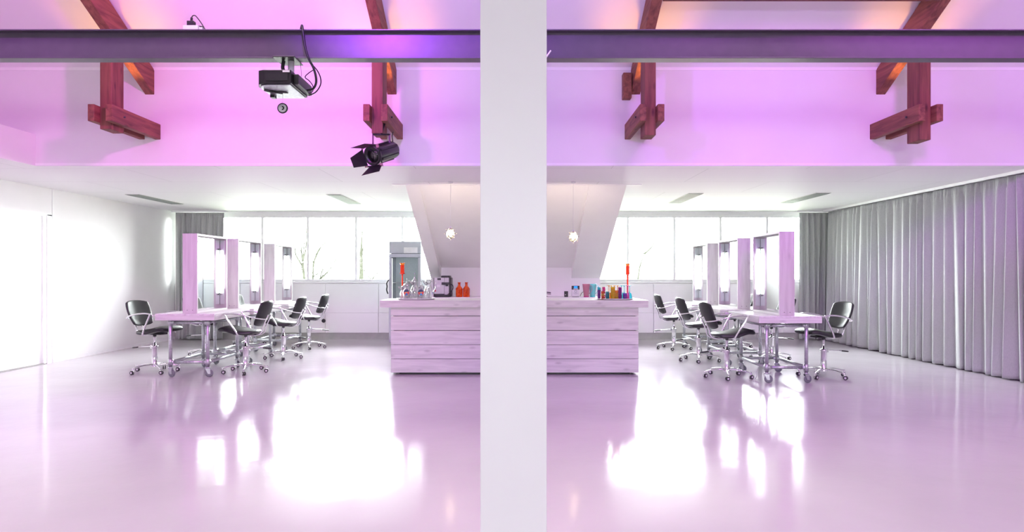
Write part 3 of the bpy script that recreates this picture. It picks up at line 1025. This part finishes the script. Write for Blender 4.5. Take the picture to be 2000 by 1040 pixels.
# ------------------------------------------------------------------ fridge
t = thing('drinks_fridge', 'tall grey glass-door drinks fridge left of the sloping beam behind the bar', 'fridge', (-2.06, 12.95, 0))
m = MB(M['fridge'])
m.box(-.30, -.27, 0.03, .60, .05, 1.74); m.box(.27, .30, 0.03, .60, .05, 1.74); m.box(-.30, .30, .57, .60, .05, 1.74)
m.box(-.27, .27, .03, .57, .05, .12); m.box(-.27, .27, .03, .57, 1.70, 1.74)
m.build('cabinet', t, bevel=.004)
m = MB(M['fridge']); m.box(-.30, .30, .0, .60, 1.745, 1.975); m.build('header_panel', t, bevel=.006)
MB(M['paper']).box(-.02, .24, -.0025, -.0005, 1.75, 1.86).build('header_print', t)
MB(M['fridgein']).box(-.268, .268, .55, .569, .12, 1.70).build('liner', t)
for s_ in (-1, 1):
    MB(M['tube']).box(s_ * .255 - .006, s_ * .255 + .006, .045, .06, .2, 1.65).build('interior_fill_strip', t)  # glowing strips added to brighten the fridge interior
for x_ in (-.25, .25):
    for y_ in (.06, .54):
        MB(M['blackp']).cyl((x_, y_, 0), (x_, y_, .0495), .02, 10).build('foot', t)
for z in (.45, .82, 1.18):
    MB(M['silver']).box(-.265, .265, .06, .54, z, z + .012).build('shelf', t)
m = MB(M['fridge']); m.box(-.30, .30, -.03, .028, 1.67, 1.738); m.box(-.30, .30, -.03, .028, .06, .16); m.box(-.30, -.25, -.03, .028, .161, 1.669); m.box(.25, .30, -.03, .028, .161, 1.669)
dr = m.build('door', t, bevel=.003)
MB(M['pane']).box(-.25, .25, -.008, .0, .16, 1.67).build('door_glass', dr)
MB(M['blackp']).tube(bez([(-.305, -.03, 1.24), (-.335, -.06, 1.18), (-.325, -.075, 1.12), (-.335, -.06, 1.05), (-.318, -.03, .98)], 6), .012, 8).build('handle', dr)
m = MB(M['blackp']); m.box(-.27, .27, .04, .045, 1.735, 1.745); m.build('seal', t)

# ------------------------------------------------------------------ television behind right tables
t = thing('television', 'dark flat television just visible between the right-hand mirror frames', 'television', (4.15, 13.45, 0))
MB(M['blackp']).box(-.29, .29, 0, .04, .93, 1.49).build('screen', t, bevel=.004)
m = MB(M['silver']); m.cyl((0, .02, .02), (0, .02, .93), .02, 12); m.box(-.29, .29, .0, .05, .90, .929); m.build('stand', t)
MB(M['blackp']).box(-.25, .25, -.18, .2, 0, .02).build('base', t, bevel=.004)

# ------------------------------------------------------------------ pendants
def pendant(x, y, z, label):
    t = thing('pendant_lamp', label, 'pendant lamp', (x, y, z), 0, 'bare bulb pendants over the bar')
    m = MB(M['greywhite']); m.cyl((0, 0, .10), (0, 0, CZ - z - .02), .0022, 6); m.build('cord', t)
    MB(M['greywhite']).lathe([(.03, CZ - z - .02), (.035, CZ - z - .001)], seg=14).build('ceiling_cup', t)
    MB(M['silver']).lathe([(.012, .06), (.016, .065), (.016, .10), (.006, .105)], seg=14).build('socket', t)
    MB(M['bulb']).ball((0, 0, 0.01), .026, 14, 10, 1.2).build('bulb', t)
    m = MB(M['lampglass'])
    m.lathe([(.018, .085), (.04, .06), (.058, .02), (.06, -.01), (.048, -.045), (.025, -.062)], seg=10, close=False)
    for f in m.bm.faces: f.smooth = False
    # star glare around the bulb, shaped as glass spikes
    for k in range(8):
        a = 2 * PI * k / 8
        d = Vector((math.cos(a), .3 * math.sin(a * 2), math.sin(a)))
        m.tube([d * .05 + Vector((0, 0, .005)), d * .088 + Vector((0, 0, .005))], [.012, .001], 5)
    m.build('glass_shade', t)
    light('pendant_bulb', 'SPOT', (x, y + .02, z), (x, y + 2, z + .35), 20, (1.0, .80, .60), spot_size=math.radians(165), spot_blend=.5, shadow_soft_size=.05)
pendant(-.886, 9.60, 1.915, 'glowing glass pendant bulb left of the square column')
pendant(.840, 9.60, 1.870, 'glowing glass pendant bulb right of the square column')

# ------------------------------------------------------------------ trays with glassware
BZ = 1.000
def tray(x, y, label):
    m = MB(M['linerwhite'])
    m.lathe([(.001, .004), (.22, .004), (.262, .014), (.27, .020), (.272, .017), (.235, .001), (.001, .001)], seg=48)
    o = m.build('round_tray', loc=(x, y, BZ))
    return tag(o, label, 'tray', 'round trays on the bar')
tray(-1.345, 9.44, 'round white tray carrying crystal decanters on the left of the bar')
tray(1.405, 9.44, 'round white tray carrying coloured glassware on the right of the bar')
TZ = BZ + .0045
PR = [(.040, .002), (.048, .0), (.054, .02), (.060, .07), (.058, .11), (.046, .15), (.030, .175), (.026, .190), (.034, .205)]
def emblem(t, y):
    bm_ = MB(M['paper'])
    mt = Matrix.Translation((0.0, y, .10)) @ Matrix.Rotation(PI / 2, 4, 'X')
    def sector(r0, r1, a0, a1, m_, zz, n=8):
        bm_.use(m_)
        pts = [Vector((r1 * math.cos(a0 + (a1 - a0) * i / n), r1 * math.sin(a0 + (a1 - a0) * i / n), zz)) for i in range(n + 1)]
        pts += [Vector((r0 * math.cos(a1 + (a0 - a1) * i / n), r0 * math.sin(a1 + (a0 - a1) * i / n), zz)) for i in range(n + 1)] if r0 > 0 else [Vector((0, 0, zz))]
        pts = [mt @ p for p in pts]
        bm_.poly_prism(pts, mt.to_3x3() @ Vector((0, 0, .0008)))
    sector(0, .040, R_(20), R_(175), M['navy'], 0)
    sector(0, .040, R_(175), R_(245), M['red'], 0)
    sector(0, .040, R_(245), R_(305), M['bluep'], 0)
    sector(0, .040, R_(305), R_(380), M['red'], 0)
    for cx_, cy_, r_, mm in ((-.010, -.004, .010, M['orangep']), (.010, -.002, .009, M['orangep']), (-.011, -.001, .004, M['paper']), (.011, .001, .004, M['paper'])):
        bm_.use(mm)
        pts = [mt @ Vector((cx_ + r_ * math.cos(2 * PI * i / 12), cy_ + r_ * math.sin(2 * PI * i / 12), .0009)) for i in range(12)]
        bm_.poly_prism(pts, mt.to_3x3() @ Vector((0, 0, .0008)))
    bm_.build('round_label', t)
def decanter(x, y, h, label, spout=0, handle=0, mark=False, swirl=False):
    t = thing('decanter', label, 'decanter', (x, y, TZ), 0, 'crystal decanters on the left tray')
    k = h / .33
    m = MB(M['crystal'])
    m.lathe([(r, z * k) for r, z in PR], seg=12, close=False)
    for i, f in enumerate(m.bm.faces): f.smooth = (i % 3 == 0)
    m.build('body', t)
    m = MB(M['crystal'])
    m.lathe([(.030, .206 * k), (.040, .222 * k), (.034, .245 * k), (.018, .258 * k), (.010, .262 * k), (.014, .275 * k), (.004, .285 * k), (.003, h)], seg=12)
    m.ball((0, 0, h), .007, 8, 6)
    m.build('stopper', t)
    m = MB(M['crystal'])
    m.lathe([(.012, .02), (.020, .05), (.022, .10), (.012, .15 * k)], seg=8)
    m.build('inner_cut', t)
    if spout:
        m = MB(M['crystal'])
        m.tube([(spout * .02, 0, .19 * k), (spout * .05, 0, .215 * k), (spout * .085, 0, .245 * k)], [.022, .018, .004], 8)
        m.build('spout', t)
    if handle:
        m = MB(M['crystal'])
        m.tube(bez([(handle * .03, 0, .225 * k), (handle * .09, 0, .215 * k), (handle * .10, 0, .15 * k), (handle * .055, 0, .07 * k)], 6), .007, 8)
        m.build('handle', t)
    if mark:
        emblem(t, -.062)
decanter(-1.452, 9.31, .285, 'crystal decanter with round dark label, the one nearer the fridge handle', mark=True)
decanter(-1.255, 9.31, .245, 'crystal decanter with round dark label, the one nearer the coffee machine', mark=True)
decanter(-1.365, 9.43, .355, 'tall unlabelled crystal decanter between the two labelled ones, spout pointing left', spout=-1)
decanter(-1.180, 9.47, .350, 'tall crystal jug with handle at the right edge of the left tray', spout=-1, handle=1)
decanter(-1.515, 9.45, .235, 'crystal decanter at the left edge of the tray under the orange candle holder', spout=-1)
def candlestick(x, y, z, h, label):
    t = thing('candle_holder', label, 'candle holder', (x, y, z), 0, 'orange candle holders on the bar')
    zc = h - .155
    pr = [(.045, 0), (.046, .006), (.014, .012)]
    z_ = .02
    while z_ < zc - .03:
        pr += [(.008, z_), (.015, z_ + .011), (.008, z_ + .022)]
        z_ += .023
    pr += [(.010, zc - .012), (.030, zc)]
    MB(M['orangeclear']).lathe(pr, seg=14).build('stem', t)
    m = MB(M['orangeclear']); m.lathe([(.012, zc + .001), (.040, zc + .001), (.040, zc + .009), (.029, zc + .012), (.028, h - .030), (.0, h - .030)], seg=18); m.build('cup', t)
    m = MB(M['yelloworange']); m.lathe([(.029, h - .029), (.031, h - .012)], seg=18, close=False)
    for k in range(6):
        a = 2 * PI * k / 6
        m.ball((.030 * math.cos(a), .030 * math.sin(a), h - .008), .009, 8, 6)
    m.build('crown', t)
candlestick(-1.580, 9.70, BZ + .001, .51, 'orange candle holder with crowned cup rising behind the crystal decanters')
candlestick(1.622, 9.705, BZ + .001, .50, 'orange candle holder on beaded stem rising among the coloured glassware')
# coloured tumblers, stacked
def tumbler_stack(x, y, cols, r, h, label, group='coloured glass stacks on the right tray'):
    for i, c in enumerate(cols):
        m = MB(M[c])
        z = i * h * .62
        m.lathe([(r * .70, 0), (r * .78, .003), (r * .86, h * .45), (r, h), (r * .93, h - .001), (r * .80, h * .45), (r * .66, .006)], seg=14, close=False)
        for f in m.bm.faces: f.smooth = True
        o = m.build('tumbler', loc=(x, y, TZ + .001 + z))
        pos = ('lowest of its stack', 'second from bottom', 'third from bottom', 'fourth from bottom')[i] if len(cols) > 1 else 'standing alone'
        if i == len(cols) - 1 and len(cols) > 1: pos = 'topmost of its stack'
        tag(o, label % (c.replace('redg', 'red').replace('plum', 'dark magenta'), pos), 'tumbler', group)
def px(x, y): return (x - 1003) / 1333 * y
Y0 = 9.36
tumbler_stack(px(1170, Y0), Y0, ['purple', 'purple', 'purple', 'cyan'], .024, .058, '%s plastic tumbler at the left edge of the right tray, %s')
tumbler_stack(px(1177.5, 9.28), 9.28, ['redg', 'orange', 'redg'], .026, .050, '%s plastic tumbler in short red and orange stack, %s')
tumbler_stack(px(1186.5, 9.27), 9.27, ['teal', 'teal', 'teal'], .028, .048, '%s plastic tumbler right of the red stack, %s')
tumbler_stack(px(1197, 9.26), 9.26, ['yellow', 'yellow', 'yellow', 'yellow'], .033, .060, '%s plastic tumbler in the tall yellow stack, %s')
tumbler_stack(px(1204.5, 9.37), 9.37, ['yellow', 'yellow', 'orange'], .028, .055, '%s plastic tumbler squeezed behind the tall yellow stack, %s')
tumbler_stack(px(1211, 9.29), 9.29, ['plum', 'plum', 'plum', 'plum'], .026, .058, '%s plastic tumbler right of the yellow stack, %s')
tumbler_stack(px(1220.5, 9.27), 9.27, ['violet', 'violet'], .029, .052, '%s plastic tumbler near the blue goblets, %s')
tumbler_stack(px(1179.5, 9.44), 9.44, ['magenta', 'magenta', 'magenta'], .024, .075, '%s plastic tumbler behind the red stack, %s')
def goblet(x, y, c, label, big=1.0):
    t = thing('goblet', label, 'goblet', (x, y, TZ + .001), 0, 'upturned coloured goblets on the right tray')
    h = .19
    m = MB(M[c]); m.lathe([(.038 * big, 0), (.040 * big, .03), (.036 * big, .060), (.022, .082), (.006, .092)], seg=16, close=False); m.build('bowl', t)
    m = MB(M[c]); m.lathe([(.006, .0925), (.0045, .12), (.004, .16), (.006, h - .010), (.034, h - .003), (.034, h), (.001, h)], seg=16); m.build('stem', t)
for x, y, c, l_ in ((1189.5, 9.50, 'orange', 'orange upturned goblet leftmost, behind the teal tumblers'), (1194, 9.58, 'yellow', 'yellow upturned goblet behind the tall yellow stack'),
                    (1200, 9.49, 'orange', 'orange upturned goblet directly behind the tall yellow stack'), (1206, 9.57, 'orange', 'orange upturned goblet nearest the dark magenta stack'),
                    (1214, 9.52, 'cyan', 'blue upturned goblet nearest the dark magenta stack'), (1219, 9.44, 'cyan', 'blue upturned goblet behind the violet tumblers'),
                    (1229.5, 9.47, 'cyan', 'blue upturned goblet at the right edge of the right tray')):
    goblet(px(x, y), y, c, l_, 1.15 if x > 1230 else .85)
goblet(px(1226, 9.38), 9.38, 'magenta', 'magenta upturned goblet in front of the beaded orange stem', .6)

# ------------------------------------------------------------------ ceiling projector on the beam
t = thing('projector', 'dark projector hanging under the steel beam with cap dangling', 'projector', (-1.60, 4.85, 2.87))
m = MB(M['blackm']); m.box(-.075, .075, -.10, .10, -.008, 0)
m.build('ceiling_plate', t, bevel=.002)
m = MB(M['silver']); m.cyl((.02, 0, -.008), (.02, 0, -.135), .022, 16); m.cyl((.02, 0, -.125), (.02, 0, -.14), .05, 16)
m.build('mount_pole', t)
m = MB(M['blackm'])
# body with chamfered left front corner
def ring(z, ins=0):
    return [Vector(p) for p in ((-.085 + ins, -.25 + ins, z), (.10 - ins, -.25 + ins, z), (.10 - ins, .12 - ins, z), (-.15 + ins, .12 - ins, z), (-.15 + ins, -.16, z), (-.125 + ins, -.23 + ins, z))]
m.poly_prism(ring(-.235), (0, 0, .095))
m.use(M['galv'])
m.poly_prism(ring(-.243, .012), (0, 0, .0075))
m.build('body', t, bevel=.006)
m = MB(M['blackp']); m.box(-.07, .08, -.254, -.2505, -.215, -.165); m.build('vent_grille', t)
MB(M['paper']).box(.045, .092, -.2545, -.2505, -.158, -.147).build('label', t)
m = MB(M['blackp']); m.lathe([(.001, -.250), (.034, -.250), (.038, -.246), (.038, -.2435)], seg=20, cx=-.02, cy=-.06); m.box(-.13, -.10, .0, .05, -.262, -.2435); m.tube([(-.02, -.06, -.248), (-.08, -.10, -.250), (-.12, -.14, -.248)], .008, 6); m.build('underside_fitting', t)
m = MB(M['silver']); m.cyl((-.02, -.06, -.25), (-.02, -.06, -.318), .0015, 6)
m.use(M['blackp']); mt = Matrix.Translation((-.02, -.06, -.355)) @ Matrix.Rotation(PI / 2, 4, 'X')
m.lathe([(.030, -.005), (.036, -.005), (.037, 0), (.036, .006), (.029, .006)], mtx=mt, seg=28)
m.use(M['silver']).lathe([(.001, .0065), (.029, .0065), (.029, .0075), (.001, .0075)], mtx=mt, seg=28)
m.use(M['blackp'])
for i in range(7):
    a = -1.5 + i * .5
    m.box(.010 * math.cos(a) - .004, .010 * math.cos(a) + .004, -.007, -.0066, .010 * math.sin(a) - .004, .010 * math.sin(a) + .004, mtx=Matrix.Translation((-.02, -.062, -.355)))
m.build('lens_cap', t)
m = MB(M['blackp']); m.box(.1005, .135, -.20, .11, -.225, -.155); m.build('side_panel', t, bevel=.004)
m = MB(M['blackp'])
m.tube(bez([(-.025, -.02, -.01), (-.03, -.03, -.06), (-.015, -.03, -.10), (0, -.03, -.135)], 5), .013, 8)
m.build('cable_sleeve', t)
# cables from the top of the beam down to the projector
def bp_(x, y, D): return ((x - 1003) / 1333 * D, D, 1.35 + (536 - y) * D / 1333)
cable([bp_(588, 57, 4.84), bp_(590, 50, 4.78), bp_(592, 62, 4.75), bp_(596, 92, 4.75), bp_(603, 115, 4.75), bp_(612, 132, 4.77), bp_(617, 150, 4.78), bp_(617, 164, 4.8), bp_(611, 174, 4.82), bp_(600, 177, 4.85)], .0085, M['blackp'],
      'thick black cable bundle draped over the beam down to the projector')
cable([bp_(609, 126, 4.77), bp_(619, 137, 4.80), bp_(626, 152, 4.85), bp_(626, 166, 4.88), bp_(617, 180, 4.9), bp_(603, 187, 4.92)], .0045, M['blackp'],
      'outer thin black cable looping widest right of the projector')
cable([bp_(612, 137, 4.77), bp_(603, 143, 4.80), bp_(596, 151, 4.85), bp_(604, 158, 4.86), bp_(611, 168, 4.86), bp_(611, 178, 4.88), bp_(603, 184, 4.9)], .0035, M['blackp'],
      'inner thin black cable looping close beside the projector')
cable([bp_(587, 124, 4.85), bp_(588, 135, 4.85), bp_(589, 150, 4.88)], .0016, M['blackp'], 'hair-thin safety wire from the mounting plate to the projector')
# socket on top of the beam
t = thing('socket_box', 'white socket box with black plugs on top of the steel beam at left', 'socket box', (bp_(377, 57, 4.84)[0], 4.85, bz0 + bh))
MB(M['greywhite']).box(-.063, .045, -.03, .03, 0, .036).build('body', t, bevel=.004)
MB(M['greywhite']).box(.0455, .072, -.02, .02, 0, .026).build('cable_gland', t, bevel=.003)
m = MB(M['blackp']); m.box(-.040, .008, -.02, .02, .0365, .072); m.cyl((-.016, 0, .07), (-.014, 0, .10), .009, 8); m.build('plug', t, bevel=.003)
m = MB(M['blackp']); m.tube(bez([(-.014, 0, .095), (-.010, 0, .108), (.004, 0, .115), (.02, 0, .106), (.055, 0, .06), (.085, -.01, .015), (.10, -.01, .004), (.16, -.01, .004)], 6), .0035, 8); m.tube([(.012, 0, .040), (.05, 0, .036), (.075, -.005, .030)], .005, 8); m.build('lead', t)
# white stub behind the column
tag(MB(M['greywhite']).cyl((.228, 4.794, 2.872), (.262, 4.794, 2.922), .006, 8).build('cable_stub'), 'short white cable end poking out beside the square column under the beam', 'cable')

# ------------------------------------------------------------------ stage spotlight
pF = Vector((-1.475, 7.12, 2.585))
pR = Vector((-1.31, 7.46, 2.715))
ax = (pF - pR).normalized()
t = thing('stage_spotlight', 'black stage spotlight with open barn doors hanging under the second truss', 'spotlight', tuple(pF))
q = ax.to_track_quat('Z', 'Y').to_matrix().to_4x4()
L_ = (pF - pR).length
m = MB(M['blackm'])
m.lathe([(.001, -L_), (.075, -L_), (.092, -L_ + .03), (.095, -.05), (.095, -.02), (.105, -.02), (.105, 0.0), (.080, 0.0), (.070, -.03), (.001, -.035)], mtx=q, seg=28)
for k in range(6):
    a = k * PI / 3
    m.box(-.012, .012, .088, .102, -L_ + .04, -.06, mtx=q @ Matrix.Rotation(a, 4, 'Z'))
m.build('housing', t)
MB(M['pane']).lathe([(.001, -.022), (.072, -.022), (.072, -.018), (.001, -.018)], mtx=q, seg=24).build('lens', t)
m = MB(M['blackm'])
for s in (-1, 1):
    m.box(-.115, .115, min(s * .115, s * .100), max(s * .115, s * .100), .001, .006, mtx=q)
    m.box(min(s * .115, s * .100), max(s * .115, s * .100), -.100, .100, .001, .006, mtx=q)
m.build('gel_frame', t)
m = MB(M['pinkj'])
for k in range(4):
    m.box(.080, .114, .080, .114, .0065, .0085, mtx=q @ Matrix.Rotation(k * PI / 2, 4, 'Z'))
m.build('gel', t)
def wp(x, y, D):
    p = bp_(x, y, D)
    return Vector(p) - pF
def flap(pts, nrm=(0, .003, .002)):
    m = MB(M['blackm'])
    m.poly_prism([wp(*p) for p in pts], nrm)
    m.build('barn_door', t)
flap([(684, 309, 6.95), (706, 293.5, 7.08), (719, 324, 7.10), (691, 328, 6.97)])
flap([(706, 343.5, 6.92), (722, 326, 7.10), (747, 320, 7.14), (741, 335, 6.96)])
flap([(684, 289.5, 6.92), (712, 281, 7.08), (732, 282, 7.14), (711, 290.5, 7.0)])
m = MB(M['blackm'])
for (x, y0, y1, D) in ((728.5, 262, 284, 7.30), (761, 262, 297, 7.34)):
    m.box(-.008, .008, -.004, .004, 0, (y1 - y0) * D / 1333, mtx=Matrix.Translation(wp(x, y1, D)))
a_, b_ = wp(728.5, 263, 7.30), wp(761, 263, 7.34)
m.tube([a_, b_], .010, 8)
m.tube([(a_ + b_) / 2, (a_ + b_) / 2 + Vector((.03, .02, .12))], .012, 8)
m.use(M['silver']).ball(wp(760.5, 296, 7.325), .009, 8, 6)
m.build('yoke', t)
cable([bp_(766, 285, 7.45), bp_(767, 275, 7.5), bp_(766, 266, 7.6), bp_(768, 258, 7.7)], .006, M['blackp'], 'short black lead rising from the stage spotlight to the truss')

# ------------------------------------------------------------------ small wall details
t = thing('radiator_knob', 'small round dark knob low on the casing under the left window', 'knob', (-3.93, YB - .062, .385))
MB(M['blackp']).lathe([(.035, 0), (.042, .005), (.038, .03), (.02, .034)], mtx=Matrix.Rotation(PI / 2, 4, 'X'), seg=20).build('dial', t)
# seams of the casing already built; chair logo on the nearest inner right chair
# ------------------------------------------------------------------ outside
struct(MB(M['grass']).box(-60, 60, YB + .6, 90, -3.3, -3.0).build('ground_outside'))
def tree(D, ox, oy, sc, lines, label, seed):
    """bare tree: each branch a tapering polyline with its own reach in depth"""
    rnd = random.Random(seed)
    m = MB(M['bark'])
    x0 = None
    def P(p, d):
        X = (ox + p[0] / sc - 1003) / 1333 * D
        return Vector((X, d, 1.35 + (536 - oy - p[1] / sc) * D / 1333))
    for ln, r0 in lines:
        reach = rnd.uniform(-1.2, 1.2) if x0 is not None else 0
        n = len(ln)
        pts = [P(p, reach * (k / n) ** 1.2) for k, p in enumerate(ln)]
        if x0 is None:
            x0 = pts[0].x
            pts = [Vector((x0, 0, -3.0)), Vector((x0 + .05, 0, -.9))] + pts
            n += 2
        r0 = r0 * .58
        rs = [r0 * (1 - (.45 if ln is lines[0][0] and len(lines) > 3 else .9) * k / (n - 1)) for k in range(n)]
        sm = bez(pts, 4)
        rr = [rs[min(int(k / 4), n - 1)] + (rs[min(int(k / 4) + 1, n - 1)] - rs[min(int(k / 4), n - 1)]) * (k % 4) / 4 for k in range(len(sm))]
        m.tube(sm, rr, 6)
        for q in range(2, len(sm) - 1):
            if rnd.random() < .5 and r0 < .05:
                d = Vector((rnd.uniform(-1, 1), rnd.uniform(-.6, .6), rnd.uniform(.2, 1.1))) * rnd.uniform(.2, .7)
                e = sm[q] + d
                m.tube([sm[q], sm[q] + d * .5 + Vector((.03, 0, .02)), e], [rr[q] * .4, rr[q] * .3, .004], 4)
    for v in m.bm.verts:
        v.co.x -= x0
    o = m.build('bare_tree', loc=(x0, D, 0))
    tag(o, label, 'tree', 'bare trees outside the windows')
K = 6.12
tree(19, 520, 400, K, [([(455, 980), (452, 880), (445, 780), (435, 690)], .10), ([(440, 750), (370, 650), (330, 590), (305, 510), (240, 410), (232, 340), (225, 220)], .05),
     ([(435, 680), (400, 560), (370, 480), (310, 400), (270, 370)], .045), ([(438, 680), (460, 560), (465, 450), (458, 330), (465, 150)], .05),
     ([(440, 785), (370, 740), (310, 715)], .03), ([(437, 760), (360, 700), (305, 665)], .03), ([(435, 670), (436, 500), (440, 330), (436, 190)], .04), ([(400, 560), (408, 490), (370, 390)], .02)],
     'leafless tree with upright branches seen left in the left window', 4)
tree(21, 520, 400, K, [([(560, 980), (560, 860), (562, 720)], .08), ([(562, 740), (590, 600), (640, 500), (740, 410), (820, 320)], .05), ([(565, 690), (610, 560), (640, 460), (668, 380)], .04), ([(562, 730), (556, 600), (552, 470)], .03)],
     'slender leafless tree behind the leaning one in the left window', 5)
tree(17, 520, 400, K, [([(632, 980), (634, 920), (640, 895)], .07), ([(640, 900), (700, 830), (745, 760), (770, 700), (800, 600), (830, 530)], .045), ([(768, 705), (840, 660), (910, 590)], .022),
     ([(768, 700), (752, 675), (730, 655)], .018), ([(634, 900), (590, 830), (560, 780)], .022), ([(600, 850), (610, 790), (635, 745)], .018)],
     'low leafless tree with one leaning branch in the middle of the left window', 6)
tree(24, 520, 400, K, [([(1138, 990), (1138, 880), (1136, 700), (1138, 500), (1150, 290)], .26), ([(1130, 700), (1105, 560), (1110, 430)], .05), ([(1140, 640), (1170, 520), (1210, 420)], .05)],
     'thick pale leafless trunk left of the drinks fridge, seen through the window', 7)
tree(18, 520, 400, K, [([(1265, 990), (1262, 930), (1262, 890)], .06), ([(1262, 900), (1300, 830), (1350, 780), (1400, 720), (1440, 690)], .03), ([(1270, 890), (1330, 850), (1360, 770), (1470, 705)], .026),
     ([(1268, 930), (1385, 915), (1470, 790)], .026), ([(1262, 900), (1165, 790), (1225, 700), (1240, 620), (1275, 550)], .03), ([(1290, 840), (1300, 640), (1350, 540)], .018)],
     'low leafless tree nearest the drinks fridge, outside the window', 8)
tree(26, 1180, 400, K, [([(400, 990), (405, 880), (430, 730), (470, 600), (455, 450), (440, 300)], .10), ([(480, 590), (570, 510), (640, 390), (720, 250)], .07), ([(435, 740), (360, 640), (330, 520)], .03)],
     'faint leafless tree seen through the right window', 9)
tag(MB(M['brickp']).box(7.0, 11.0, 31, 36, -3, 1.55).build('far_house'), 'faint pinkish low building beyond the right window', 'building')
